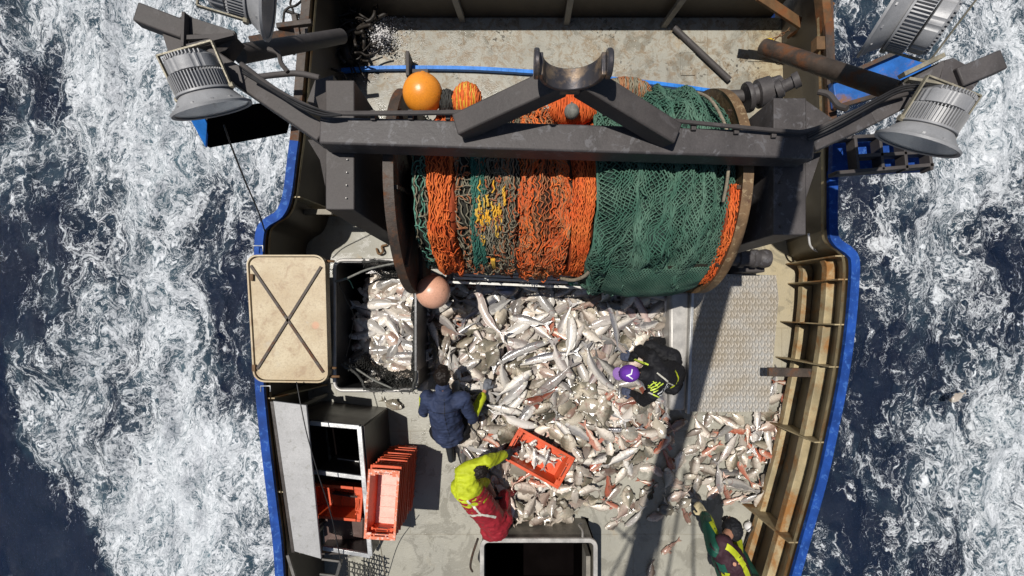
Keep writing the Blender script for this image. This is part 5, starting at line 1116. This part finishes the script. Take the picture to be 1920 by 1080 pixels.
# the lower layers of the heap: one mass nobody could count
acc = {k: MB() for k in PROF}; attr = []
heap_v, heap_f, heap_mi, heap_d, heap_h = [], [], [], [], []
KIDX = {k: i for i, k in enumerate(PROF)}
def add_heap(kind, M4):
    vs, fs, mi, dv, hv = fish_data(kind, rnd.randrange(5))[1]; b = len(heap_v); Mn = np.array(M4); A = np.c_[np.array(vs), np.ones(len(vs))] @ Mn.T
    heap_v.extend(A[:, :3].tolist()); heap_f.extend([tuple(i + b for i in f) for f in fs]); heap_mi.extend([KIDX[kind] if m_ == 0 else (4 + m_) for m_ in mi]); heap_d.extend(dv); heap_h.extend(hv)
def rand_in(poly):
    xs = [p[0] for p in poly]; ys_ = [p[1] for p in poly]
    while True:
        x, y = rnd.uniform(min(xs), max(xs)), rnd.uniform(min(ys_), max(ys_))
        if inpoly(x, y, poly) and not inpoly(x, y, CRATE_HOLE): return x, y
for k in range(330):
    x, y = rand_in(DENSE)
    if rnd.random() < .0: continue
    # keep it thicker in the middle
    d = math.hypot(x - PEAK.x, (y - PEAK.y) * .8)
    if k > 250 and d > 1.15: continue
    kind = rnd.choice(['silver', 'pale', 'pale', 'round', 'silver', 'red']); S = rnd.uniform(.75, 1.1)
    add_heap(kind, drop(kind, x, y, rnd.uniform(0, 6.28), S, tilt=.7))
me = bpy.data.meshes.new('fish_heap'); me.from_pydata(heap_v, [], heap_f)
for k in PROF: me.materials.append(FM[k])
me.materials.append(M['eye']); me.materials.append(M['eye_ring'])
me.polygons.foreach_set('material_index', heap_mi); me.polygons.foreach_set('use_smooth', [True] * len(heap_f)); me.set_sharp_from_angle(angle=R(50))
for nm, arr in (('dorsal', heap_d), ('head', heap_h)): a_ = me.attributes.new(nm, 'FLOAT', 'POINT'); a_.data.foreach_set('value', arr)
o = bpy.data.objects.new('fish_heap', me); COL.objects.link(o); tag(o, kind='stuff')
# top layer, blue-noise spread, fish by fish
def scatter(poly, n, mind, kinds, where, smin=.8, smax=1.1, zone=None, sink=.5, yawfn=None):
    pts = []; tries = 0; out = 0
    while out < n and tries < n * 60:
        tries += 1; x, y = rand_in(poly)
        if any((x - a) ** 2 + (y - b) ** 2 < mind ** 2 for a, b in pts): continue
        if zone and rnd.random() > zone(x, y): continue
        pts.append((x, y)); kd = kinds(x, y) if callable(kinds) else rnd.choice(kinds); yaw = yawfn(x, y) if yawfn else rnd.uniform(0, 6.28)
        put_fish(kd, drop(kd, x, y, yaw, rnd.uniform(smin, smax), sink), where); out += 1
    return out
def kinds_main(x, y):
    r = rnd.random()
    if y > -1.0:   # upper part: bigger silver and long fish
        return 'silver' if r < .42 else 'long' if r < .50 else 'pale' if r < .74 else 'round' if r < .94 else 'red'
    return 'silver' if r < .12 else 'pale' if r < .58 else 'round' if r < .84 else 'red' if r < .985 else 'long'
n_main = scatter(DENSE, 330, .108, kinds_main, ('in the main heap between the crew', 'in the main heap'), .8, 1.12)
# a few big ones read singly in the photograph (px, py, yaw in the picture, kind, scale, label tail)
BIG = [(980, 655, 22, 'long', .95), (1020, 668, 14, 'long', 1.0), (905, 575, -70, 'long', .95), (1118, 700, -52, 'long', 1.0), (860, 625, 40, 'silver', 1.1),
       (1068, 625, 85, 'silver', 1.05), (1050, 680, -58, 'silver', 1.1), (985, 600, -10, 'silver', 1.1), (970, 715, 38, 'silver', 1.15), (965, 735, 42, 'silver', 1.1), (965, 755, 40, 'silver', 1.1),
       (1035, 712, 40, 'silver', 1.1), (990, 770, 50, 'silver', 1.15), (975, 790, -20, 'silver', 1.15), (945, 765, -12, 'silver', 1.0), (1150, 605, -75, 'long', .7), (1010, 745, 20, 'red', 1.1), (1195, 745, 10, 'red', 1.1), (1105, 760, 15, 'round', 1.0), (925, 668, 60, 'round', 1.05), (1015, 765, 30, 'round', 1.0), (1130, 770, 80, 'round', 1.0)]
for px, py, yw, kd, S in BIG:
    q = P(px, py, .28); put_fish(kd, drop(kd, q.x, q.y, R(yw) + (math.pi if rnd.random() < .5 else 0), S, .2, tilt=.5), ('lying large on top of the heap', 'on top of the heap'))
# scattered fish, right side and lower edge
RIGHT = pxpoly([(1298, 790), (1440, 775), (1445, 715), (1495, 715), (1482, 780), (1472, 840), (1452, 925), (1390, 935), (1330, 915), (1300, 890), (1290, 850)], .03)
scatter(RIGHT, 66, .105, ['pale', 'pale', 'round', 'pale', 'red', 'silver'], ('scattered on the deck below the checker plate', 'on the right side of the deck'), .72, .98)
LOW = pxpoly([(1080, 905), (1290, 850), (1330, 950), (1230, 985), (1150, 960), (1060, 975), (1040, 950)], .03)
scatter(LOW, 30, .115, ['pale', 'round', 'red', 'pale'], ('scattered along the lower edge of the heap', 'on the lower edge'), .75, 1.0)
HATCHE = pxpoly([(925, 935), (1060, 930), (1065, 970), (930, 966)], .06)
scatter(HATCHE, 26, .09, ['pale', 'round', 'pale'], ('packed against the hatch coaming', 'against the hatch'), .8, 1.05)
LEFT = pxpoly([(805, 560), (845, 560), (848, 690), (860, 700), (880, 780), (870, 850), (900, 860), (895, 780), (850, 690), (806, 680)], .05)
scatter(LEFT, 34, .10, ['round', 'pale', 'silver'], ('in the shadow left of the heap', 'left of the heap'), .8, 1.05)
for px, py, yw, kd, S, lab in ((738, 759, 160, 'round', .95, 'lone fish on bare deck below the fish tank'), (1254, 1027, 40, 'red', .8, 'single red fish on bare deck above the bottom edge'), (1220, 1072, 80, 'pale', .8, 'lone pale fish at the bottom edge right of the hatch'),
                               (1187, 972, 50, 'silver', .85, 'lone silver fish lying right of the hatch corner'), (1148, 985, 20, 'pale', .7, 'small fish on bare deck just right of the hatch corner'), (1245, 952, 10, 'round', .8, 'grey fish inside the long boom shadow'),
                               (1443, 996, 78, 'silver', .7, 'white fish lying beside the right bulwark frame'), (1367, 935, 30, 'red', .8, 'red fish just above the crouching man in green'), (1415, 930, 75, 'pale', .85, 'pale fish above the white float'), (1440, 935, 80, 'pale', .75, 'pale fish by the lower right bulwark')):
    q = P(px, py, .03); o = put_fish(kd, drop(kd, q.x, q.y, R(yw), S, 0), ('', '')); o['label'] = lab; del o['group']
o = put_fish('pale', Matrix.Translation(P(1795, 745, SEA + .12)) @ fish_rot(R(30), .1, .2), ('', '')); o['label'] = 'single pale fish floating in the foam right of the boat'; del o['group']
# tank fish
zt = .33
for layer, (n, zb) in enumerate(((30, zt - .06), (42, zt))):
    pts = []; k = 0; tr = 0
    while k < n and tr < 4000:
        tr += 1; px, py = rnd.uniform(640, 782), rnd.uniform(505, 715)
        if layer == 1 and px < 690 - (py - 600) * .05 and rnd.random() < .8: continue
        q = P(px, py, zb); x, y = q.x, q.y
        if x < tx0 + .12 or x > tx1 - .14 or y > ty1 - .16 or y < ty0 + .18 or any(math.dist((x, y), p) < .085 for p in pts): continue
        pts.append((x, y)); k += 1; kd = rnd.choice(['silver', 'silver', 'pale'])
        M4 = Matrix.Translation((x, y, zb + rnd.uniform(-.02, .05) + .08 * (x - tx0))) @ fish_rot(rnd.choice([0, 0, math.pi]) + rnd.uniform(-1.2, 1.2), rnd.uniform(-.25, .25), rnd.uniform(-.3, .3)) @ Matrix.Scale(rnd.uniform(1.0, 1.25), 4)
        put_fish(kd, M4, ('heaped inside the netting of the fish tank', 'in the fish tank'))
# fish in the orange crate
Rz = Matrix.Rotation(R(61), 4, 'Z')
for k in range(20):
    l_ = Vector((rnd.uniform(-.10, .06), rnd.uniform(-.20, .24), .06 + .004 * k)); w_ = Matrix.Translation(DC.location) @ Rz @ l_
    M4 = Matrix.Translation(w_) @ fish_rot(rnd.uniform(0, 6.28), rnd.uniform(-.2, .2), rnd.uniform(-.25, .25)) @ Matrix.Scale(rnd.uniform(.55, .72), 4); put_fish(rnd.choice(['pale', 'pale', 'silver']), M4, ('heaped inside the tilted orange crate', 'in the orange crate'))
# ================================================================== PEOPLE
def cone_mesh(mb, a, b, ra, rb, n=14):
    """round cone between two joints"""
    a, b = Vector(a), Vector(b); d = b - a; L = d.length
    if L < 1e-5: mb.ball(a, ra, 14, 8); return
    q = d.to_track_quat('Z', 'Y').to_matrix().to_4x4(); prof = []
    for k in range(6): t = math.pi / 2 * (1 - k / 5.0); prof.append((max(.001, ra * math.cos(t)), -ra * math.sin(t)))
    for k in range(1, 6): prof.append((ra + (rb - ra) * k / 6, L * k / 6))
    for k in range(6): t = math.pi / 2 * k / 5.0; prof.append((max(.001, rb * math.cos(t)), L + rb * math.sin(t)))
    mb.lathe(prof, Matrix.Translation(a) @ q, n)
def blob(name, segs, balls, mat, parent, voxel=.011, smooth=3, folds=0.0, seed=0, fs=9):
    """fuse round cones and ellipsoids into one continuous skin"""
    mb = MB()
    for a, b, ra, rb in segs: cone_mesh(mb, a, b, ra, rb)
    for c, r, sc, rot in balls: mb.ball(c, r, 20, 12, sc, rot)
    o = mb.build(name, mat, parent, auto=180)
    r = o.modifiers.new('fuse', 'REMESH'); r.mode = 'VOXEL'; r.voxel_size = voxel; r.use_smooth_shade = True
    s = o.modifiers.new('soften', 'SMOOTH'); s.factor = .6; s.iterations = smooth
    bpy.context.view_layer.update(); dg = bpy.context.evaluated_depsgraph_get(); me = bpy.data.meshes.new_from_object(o.evaluated_get(dg))
    o.modifiers.clear(); old = o.data; o.data = me; bpy.data.meshes.remove(old)
    if not me.materials: me.materials.append(mat)
    if folds:
        n = len(me.vertices); co = np.empty(n * 3); no = np.empty(n * 3); me.vertices.foreach_get('co', co); me.vertices.foreach_get('normal', no)
        co = co.reshape(-1, 3); no = no.reshape(-1, 3)
        d = fbm(co[:, 0] * fs + co[:, 2] * 3 + seed, co[:, 1] * fs * 1.6 + co[:, 2] * 5 + seed, 3); d = (1 - np.abs(d) * 2.2)
        d2 = fbm(co[:, 0] * fs * 2.5 + 9, co[:, 1] * fs * 2.5 + co[:, 2] * 9, 2)
        co += no * (d * folds + d2 * folds * .4)[:, None]; me.vertices.foreach_set('co', co.ravel()); me.update()
    me.polygons.foreach_set('use_smooth', [True] * len(me.polygons))
    return o
def cloth(name, col, rough=.75, var=.12, dirt=.25):
    t = NT(name); co = t.pos(); n1 = t.noise(co, 6, 5, .6); n2 = t.noise(co, 160, 2, .5); n3 = t.noise(co, 18, 6, .7)
    c = t.mix(t.step(n1, .3, .7), [v * (1 - var) for v in col], [min(1, v * (1 + var)) for v in col]); c = t.mix(t.math('MULTIPLY', t.step(n3, .55, .75), dirt), c, [v * .45 + .02 for v in col])
    t.set(color=c, rough=rough, spec=.25); t.bump(t.math('ADD', t.math('MULTIPLY', n3, 2.0), n2), .35, .006); return t.m
SK = cloth('skin', (.42, .21, .13), .5, .08, .1); HAIR = cloth('dark_hair', (.012, .008, .006), .55, .3, .1)
NAVY = cloth('navy_cloth', (.026, .036, .075), .75, .25, .4); HIVIS = cloth('hivis_yellow', (.42, .47, .02), .6, .14, .3); OLIVE = cloth('hivis_bright', (.50, .56, .03), .6, .08, .15)  # second hi-vis yellow is slightly brighter
REDW = cloth('red_oilskin', (.26, .018, .026), .4, .2, .35); BLACKC = cloth('black_cloth', (.010, .010, .012), .7, .2, .1); GLOVE = cloth('black_glove', (.02, .02, .022), .6, .2, .1); GREYG = cloth('grey_glove', (.14, .15, .17), .6, .2, .1)
GREEN = cloth('green_oilskin', (.012, .075, .05), .45, .15, .15); MAROON = cloth('dark_maroon_cloth', (.035, .014, .020), .7, .2, .1); PURP = cloth('purple_cap', (.12, .03, .30), .7, .08, .05); PURP2 = cloth('purple_brim', (.24, .13, .36), .7, .08, .05)
BOOT = cloth('rubber_boot', (.02, .022, .024), .35, .2, .2); REFL = paint('reflective_tape', (.55, .53, .45), .35, 0, .1, 20); LIME = paint('lime_print', (.6, .75, .08), .5, 0, .1, 20); WPRT = paint('white_print', (.75, .76, .76), .5, 0, .1, 20)
def hand(parent, wrist, dirn, palm_n, mat, curl=.8, thumb=1, name='hand', S=1.0):
    """palm, four unequal curled fingers and a side thumb"""
    d = Vector(dirn).normalized(); nn = Vector(palm_n); nn = (nn - d * nn.dot(d)).normalized(); s = d.cross(nn); w = Vector(wrist); segs = []
    segs.append((w, w + d * .05 * S, .026 * S, .03 * S))
    for k, (off, L) in enumerate(((-.03, .068), (-.010, .078), (.010, .073), (.029, .058))):
        p = w + d * .085 * S + s * off * S; segs.append((w + d * .03 * S + s * off * .7 * S, p, .017 * S, .0125 * S)); a = curl * .45; dd = d
        for j in range(3):
            ang = a * (j + 1); dd = (d * math.cos(ang) + nn * math.sin(ang)); q = p + dd * L * S * (.42, .32, .26)[j]; segs.append((p, q, .0115 * S - j * .0012, .0103 * S - j * .0012)); p = q
    p = w + d * .03 * S + s * thumb * .032 * S; q = p + (d * .6 + s * thumb * .8 + nn * .3).normalized() * .04 * S; segs.append((w + d * .015 * S, p, .018 * S, .015 * S)); segs.append((p, q, .0145 * S, .0125 * S)); segs.append((q, q + (d * .9 + nn * .5).normalized() * .034 * S, .012 * S, .0105 * S))
    return blob(name, segs, [], mat, parent, voxel=.0065, smooth=2)
def head_balls(c, face, up, S=1.0):
    """skull, jaw, nose, ears, brow; face = direction the face looks, up = crown direction"""
    f = Vector(face).normalized(); u = Vector(up); u = (u - f * u.dot(f)).normalized(); s = f.cross(u); rot = Matrix((s, f, u)).transposed(); c = Vector(c); out = []
    out.append((c, .1 * S, (.78, .98, .92), rot)); out.append((c + f * .035 * S - u * .055 * S, .07 * S, (.82, .95, .9), rot)); out.append((c + f * .108 * S - u * .018 * S, .018 * S, (.8, 1.3, 1.4), rot)); out.append((c + f * .088 * S - u * .062 * S, .02 * S, (1.4, .7, .5), rot)); out.append((c + f * .09 * S + u * .018 * S, .03 * S, (1.6, .6, .45), rot))
    for q in (-1, 1): out.append((c + s * q * .082 * S - u * .012 * S, .026 * S, (.4, .8, 1.2), rot))
    return out, f, u, s, rot
def eyes(parent, c, f, u, s, S=1.0):
    for q in (-1, 1):
        mb = MB(); mb.ball(Vector(c) + f * .088 * S + s * q * .034 * S + u * .002 * S, .0125 * S, 12, 8); mb.build('eye', M['eye_ring'], parent)
def drape(name, obj, pts, w, mat, parent, off=.004, n=10):
    """a flat band sewn on a garment: follows its surface when looked at from above"""
    bvh = BVHTree.FromPolygons([obj.matrix_world @ v.co for v in obj.data.vertices], [p.vertices for p in obj.data.polygons])
    path = spline(pts, n); rows = []
    for i, p in enumerate(path):
        t_ = path[min(i + 1, len(path) - 1)] - path[max(i - 1, 0)]; t_.z = 0; t_.normalize(); sd = Vector((-t_.y, t_.x, 0)); row = []
        for k in (-1, 0, 1):
            q = p + sd * w / 2 * k; hit = bvh.ray_cast(Vector((q.x, q.y, 4)), Vector((0, 0, -1)))
            if hit[0] is None: row = None; break
            row.append(hit[0] + hit[1] * off)
        if row: rows.append(row)
    if len(rows) < 2: return None
    mb = MB(); vs = [v for r in rows for v in r]; mb.add(vs, [(i * 3 + k, i * 3 + k + 1, i * 3 + 4 + k, i * 3 + 3 + k) for i in range(len(rows) - 1) for k in (0, 1)])
    return mb.build(name, mat, parent, auto=180)
def figure(root, J, R_, skin_only=()):
    """one continuous body from joints J (dict) and radii"""
    seg = []
    def S(a, b, ra, rb): seg.append((J[a], J[b], ra, rb))
    S('pelvis', 'chest', .125, .13); S('chest', 'neck', .11, .06); S('neck', 'head', .05, .055)
    for s in 'LR':
        S('chest', 'sh' + s, .10, .058); S('sh' + s, 'el' + s, .05, .038); S('el' + s, 'wr' + s, .038, .026)
        S('pelvis', 'hip' + s, .11, .09); S('hip' + s, 'kn' + s, .085, .055); S('kn' + s, 'an' + s, .052, .036)
        S('an' + s, 'to' + s, .036, .028)
    hb, f, u, s, rot = head_balls(J['head'], J['face'], J['up'])
    body = blob('body', seg, hb, SK, root, voxel=.013, smooth=3)
    return body, f, u, s, rot
def boots(root, J, mat=BOOT):
    for s in 'LR': blob('boot', [(J['an' + s], J['to' + s], .05, .042), (J['an' + s], Vector(J['an' + s]) + (Vector(J['kn' + s]) - Vector(J['an' + s])) * .45, .05, .056)], [], mat, root, voxel=.014)
def hair_cap(root, J, f, u, s, rot, mat=HAIR, r=.104, name='hair'):
    c = Vector(J['head']); o = blob(name, [], [(c + u * .012 - f * .016, r, (.84, .98, .95), rot), (c - f * .05 - u * .03, .07, (.95, .8, 1), rot), (c + f * .055 + u * .06, .045, (1.2, .8, .6), rot)], mat, root, voxel=.008, smooth=1, folds=.006, fs=34); return o

# ---- A: man in a navy vest kneeling beside the tank
A_ = empty('person', P(848, 800, 0), 'man in navy vest with yellow sleeves kneeling beside the fish tank, seen from behind', 'person')
J = dict(pelvis=P(842, 808, .52), chest=P(832, 762, .82), neck=P(831, 728, .95), head=P(830, 703, 1.0), face=Vector((.08, .75, -.62)), up=Vector((0, .6, .8)),
         shL=P(802, 746, .86), elL=P(795, 772, .62), wrL=P(794, 736, .5), shR=P(868, 748, .86), elR=P(886, 786, .60), wrR=P(910, 730, .42),
         hipL=P(826, 808, .46), hipR=P(862, 808, .46), knL=P(826, 762, .14), knR=P(872, 772, .14), anL=P(842, 836, .12), anR=P(862, 842, .12), toL=P(846, 862, .05), toR=P(868, 866, .05))
b_, f, u, s, rot = figure(A_, J, None); eyes(b_, J['head'], f, u, s); hair_cap(A_, J, f, u, s, rot); boots(A_, J)
vest = blob('vest', [(J['pelvis'] + Vector((0, .0, .03)), J['chest'], .185, .17), (J['chest'], J['neck'], .15, .075), (J['chest'], J['shL'], .13, .085), (J['chest'], J['shR'], .13, .085)], [(J['pelvis'] + Vector((0, -.02, -.02)), .17, (1.15, .8, 1), None)], NAVY, A_, folds=.010, seed=2)
drape('collar', vest, [P(812, 724, .9), P(831, 733, .9), P(850, 724, .9)], .05, NAVY, A_, .012)
drape('seam', vest, [P(835, 745, .9), P(836, 780, .9), P(842, 822, .8)], .006, BLACKC, A_, .002); drape('seam', vest, [P(800, 770, .9), P(836, 772, .9), P(872, 770, .9)], .006, BLACKC, A_, .002)
blob('trousers', [(J['hipL'], J['knL'], .115, .08), (J['knL'], J['anL'], .075, .055), (J['hipR'], J['knR'], .115, .08), (J['knR'], J['anR'], .075, .055), (J['hipL'], J['hipR'], .13, .13)], [], BLACKC, A_, folds=.008)
for s_, m2 in (('L', HIVIS), ('R', HIVIS)):
    blob('sleeve', [(J['sh' + s_], J['el' + s_], .072, .060), (J['el' + s_], J['el' + s_].lerp(J['wr' + s_], .75), .056, .046)], [], NAVY, A_, folds=.008, seed=3); blob('sleeve', [(J['el' + s_] + Vector((0, .03, 0)), J['el' + s_].lerp(J['wr' + s_], .75), .060, .052)], [], m2, A_, folds=.006, seed=3)
    hand(A_, J['wr' + s_], (J['wr' + s_] - J['el' + s_]) + Vector((0, .1, -.1)), Vector((0, 0, -1)), GREYG if s_ == 'R' else cloth('white_glove', (.55, .52, .48), .7), .9, 1 if s_ == 'L' else -1, 'glove', 1.15)

# ---- B: man in yellow shirt and red bib trousers, sitting on the hatch edge and leaning over the fish
B_ = empty('person', P(905, 955, 0), 'man in bright yellow shirt and red bib overalls bending over the orange crate of fish', 'person')
J = dict(pelvis=P(932, 986, .64), chest=P(874, 912, .95), neck=P(880, 888, 1.02), head=P(900, 880, .98), face=Vector((.8, .35, -.6)), up=Vector((.5, .2, .6)),
         shL=P(868, 886, 1.02), elL=P(912, 866, .98), wrL=P(944, 854, .72), shR=P(893, 912, .88), elR=P(912, 905, .66), wrR=P(926, 930, .52),
         hipL=P(922, 992, .60), hipR=P(942, 974, .60), knL=P(932, 948, .36), knR=P(944, 932, .36), anL=P(950, 936, .12), anR=P(962, 922, .12), toL=P(972, 932, .05), toR=P(985, 922, .05))
b_, f, u, s, rot = figure(B_, J, None); eyes(b_, J['head'], f, u, s); hair_cap(B_, J, f, u, s, rot); boots(B_, J)
ov = blob('overalls', [(J['pelvis'], J['pelvis'] * .45 + J['chest'] * .55, .155, .145), (J['pelvis'] * .5 + J['chest'] * .5, J['chest'] * .9 + J['pelvis'] * .1, .155, .15), (J['hipL'], J['hipR'], .13, .12), (J['hipR'], J['knR'], .10, .085), (J['hipL'], J['knL'], .10, .085), (J['knL'], J['anL'], .075, .065), (J['knR'], J['anR'], .075, .065)], [], REDW, B_, folds=.010, seed=6)
sh_ = blob('shirt', [(J['chest'], J['neck'], .15, .085), (J['chest'], J['chest'] * .7 + J['pelvis'] * .3, .158, .145), (J['chest'], J['shL'], .12, .09), (J['chest'], J['shR'], .12, .08), (J['shL'], J['elL'], .088, .07), (J['elL'], J['wrL'], .072, .05), (J['shR'], J['elR'], .07, .055)], [], HIVIS, B_, folds=.010, seed=8)
for pts in ([P(868, 912, .9), P(878, 926, .9), P(893, 946, .9), P(904, 955, .8)], [P(872, 958, .8), P(893, 956, .8), P(904, 952, .8)], [P(904, 952, .8), P(918, 958, .8), P(930, 962, .75)]): drape('brace_strap', ov, pts, .022, REFL, B_, .006)
blob('forearm', [(J['elR'], J['wrR'], .044, .032)], [], SK, B_); hand(B_, J['wrR'], Vector((.1, -.4, -.6)), Vector((.3, 0, -1)), GLOVE, .9, 1, 'glove', 1.2); hand(B_, J['wrL'], Vector((.8, .2, -.5)), Vector((0, 0, -1)), GLOVE, 1.1, -1, 'glove', 1.1)

# ---- C: man in purple cap and black printed top sitting against the pen board
C_ = empty('person', P(1240, 690, .2), 'man in purple cap and black top with lime print bending among the fish', 'person')
J = dict(pelvis=P(1258, 700, .50), chest=P(1228, 703, .80), neck=P(1203, 702, .92), head=P(1180, 700, .97), face=Vector((-.75, -.1, -.6)), up=Vector((-.6, 0, .75)),
         shL=P(1226, 738, .82), elL=P(1206, 752, .6), wrL=P(1186, 738, .44), shR=P(1222, 668, .82), elR=P(1200, 655, .62), wrR=P(1184, 672, .46),
         hipL=P(1258, 720, .45), hipR=P(1256, 672, .45), knL=P(1222, 722, .35), knR=P(1222, 650, .48), anL=P(1235, 730, .2), anR=P(1240, 640, .2), toL=P(1215, 735, .16), toR=P(1222, 636, .16))
b_, f, u, s, rot = figure(C_, J, None); eyes(b_, J['head'], f, u, s); hair_cap(C_, J, f, u, s, rot, r=.1); boots(C_, J)
c = Vector(J['head']); cap = blob('cap', [], [(c + u * .022 - f * .008, .112, (.86, 1.0, .86), rot), (c + u * .06 - f * .01, .09, (.85, .95, .75), rot)], PURP, C_, voxel=.008, smooth=4)
blob('cap_brim', [], [(c + f * .125 + u * .012, .075, (1.0, .95, .12), rot)], PURP2, cap, voxel=.007, smooth=2); mb = MB(); mb.ball(c + u * .135 - f * .01, .008, 10, 6); mb.build('cap_button', PURP, cap)
for k, pts in enumerate(([(0, 0), (9, -4)], [(2, -1), (12, 6)], [(8, -3), (11, -12)])):
    drape('cap_print', cap, [P(1173 + a, 704 + b, 1.05) for a, b in pts], .012, WPRT, cap, .003, 6)
top = blob('top', [(J['pelvis'], J['chest'], .165, .165), (J['chest'], J['neck'], .14, .075), (J['chest'], J['shL'], .12, .08), (J['chest'], J['shR'], .12, .08), (J['shL'], J['elL'], .07, .058), (J['elL'], J['wrL'], .056, .042), (J['shR'], J['elR'], .07, .058), (J['elR'], J['wrR'], .056, .042)], [], BLACKC, C_, folds=.010, seed=11)
blob('trousers', [(J['hipL'], J['knL'], .11, .085), (J['knL'], J['anL'], .075, .06), (J['hipR'], J['knR'], .11, .09), (J['knR'], J['anR'], .075, .06), (J['hipL'], J['hipR'], .13, .13)], [], BLACKC, C_, folds=.010, seed=12)
for s_ in 'LR': hand(C_, J['wr' + s_], Vector((-.6, .1, -.5)), Vector((0, 0, -1)), cloth('blue_grey_glove', (.06, .07, .11), .6), .8, 1 if s_ == 'L' else -1, 'glove', 1.15)
for pts, w, m_ in (([(1204, 678), (1214, 684)], .022, LIME), ([(1226, 697), (1236, 705), (1248, 714)], .018, REFL), ([(1248, 716), (1262, 722), (1270, 726)], .014, REFL), ([(1198, 729), (1210, 733), (1222, 738)], .018, REFL), ([(1222, 738), (1234, 744), (1244, 748)], .014, LIME),
                   ([(1216, 722), (1220, 716), (1226, 714)], .012, LIME), ([(1214, 727), (1224, 722), (1232, 714)], .016, LIME), ([(1218, 731), (1228, 726), (1238, 716)], .014, LIME), ([(1222, 734), (1232, 730)], .012, LIME), ([(1219, 712), (1229, 722)], .01, LIME), ([(1213, 720), (1220, 728)], .01, LIME),
                   ([(1230, 738), (1240, 734), (1245, 728), (1247, 718)], .010, WPRT), ([(1233, 741), (1244, 737), (1250, 729), (1251, 722)], .010, WPRT), ([(1237, 743), (1248, 739), (1255, 731), (1256, 724)], .010, WPRT), ([(1241, 746), (1252, 742), (1259, 733), (1260, 727)], .008, WPRT),
                   ([(1270, 696), (1276, 706), (1277, 720), (1270, 734), (1256, 744), (1240, 748)], .02, HIVIS)):
    drape('print', top, [P(a, b, .85) for a, b in pts], w, m_, C_, .004, 8)

# ---- D: man in green, cut off by the bottom edge
D_ = empty('person', P(1380, 1075, 0), 'man in dark green and black with a yellow sleeve leaning in from the bottom edge', 'person')
J = dict(pelvis=P(1392, 1110, 1.0), chest=P(1368, 1048, 1.28), neck=P(1356, 1018, 1.25), head=P(1372, 990, 1.05), face=Vector((.15, .8, -.6)), up=Vector((0, .55, .7)),
         shL=P(1342, 1030, 1.25), elL=P(1330, 990, 1.02), wrL=P(1322, 966, .78), shR=P(1380, 1046, 1.2), elR=P(1382, 1016, 1.0), wrR=P(1372, 990, .7),
         hipL=P(1378, 1112, .95), hipR=P(1412, 1104, .95), knL=P(1350, 1050, .5), knR=P(1385, 1040, .5), anL=P(1352, 1062, .12), anR=P(1392, 1058, .12), toL=P(1350, 1042, .05), toR=P(1392, 1038, .05))
b_, f, u, s, rot = figure(D_, J, None); eyes(b_, J['head'], f, u, s); hair_cap(D_, J, f, u, s, rot, BLACKC, .118, 'beanie'); boots(D_, J)
tp = blob('top', [(J['pelvis'], J['chest'], .14, .145), (J['chest'], J['neck'], .12, .08), (J['chest'], J['shR'], .11, .08), (J['chest'], J['shL'], .11, .075)], [], MAROON, D_, folds=.010, seed=15)
blob('trousers', [(J['hipL'], J['knL'], .12, .09), (J['knL'], J['anL'], .08, .065), (J['hipR'], J['knR'], .12, .09), (J['knR'], J['anR'], .08, .065), (J['hipL'], J['hipR'], .14, .14)], [], GREEN, D_, folds=.010, seed=16)
sv = blob('sleeve', [(J['shL'], J['elL'], .078, .07), (J['elL'], J['wrL'], .07, .052)], [], GREEN, D_, folds=.008, seed=17)
blob('sleeve', [(J['shR'], J['elR'], .07, .058), (J['elR'], J['wrR'], .056, .042)], [], HIVIS, D_, folds=.008, seed=18)
drape('sleeve_panel', sv, [P(1328, 962, .9), P(1338, 982, 1.05), P(1346, 1004, 1.1), P(1354, 1022, 1.2)], .09, HIVIS, D_, .006)
drape('side_panel', tp, [P(1350, 1012, 1.2), P(1366, 1026, 1.3), P(1380, 1042, 1.3), P(1390, 1060, 1.3), P(1396, 1078, 1.2)], .055, HIVIS, D_, .006)
drape('side_panel', tp, [P(1346, 1050, 1.3), P(1352, 1064, 1.3), P(1360, 1090, 1.3)], .05, GREEN, D_, .006); drape('side_panel', tp, [P(1356, 1064, 1.3), P(1362, 1085, 1.3)], .03, HIVIS, D_, .008)
hand(D_, J['wrL'], Vector((-.3, .5, -.5)), Vector((0, 0, -1)), cloth('pale_glove', (.5, .42, .25), .7), .9, 1, 'glove', 1.15); hand(D_, J['wrR'], Vector((-.2, .5, -.6)), Vector((0, 0, -1)), GLOVE, .9, -1, 'glove', 1.1)
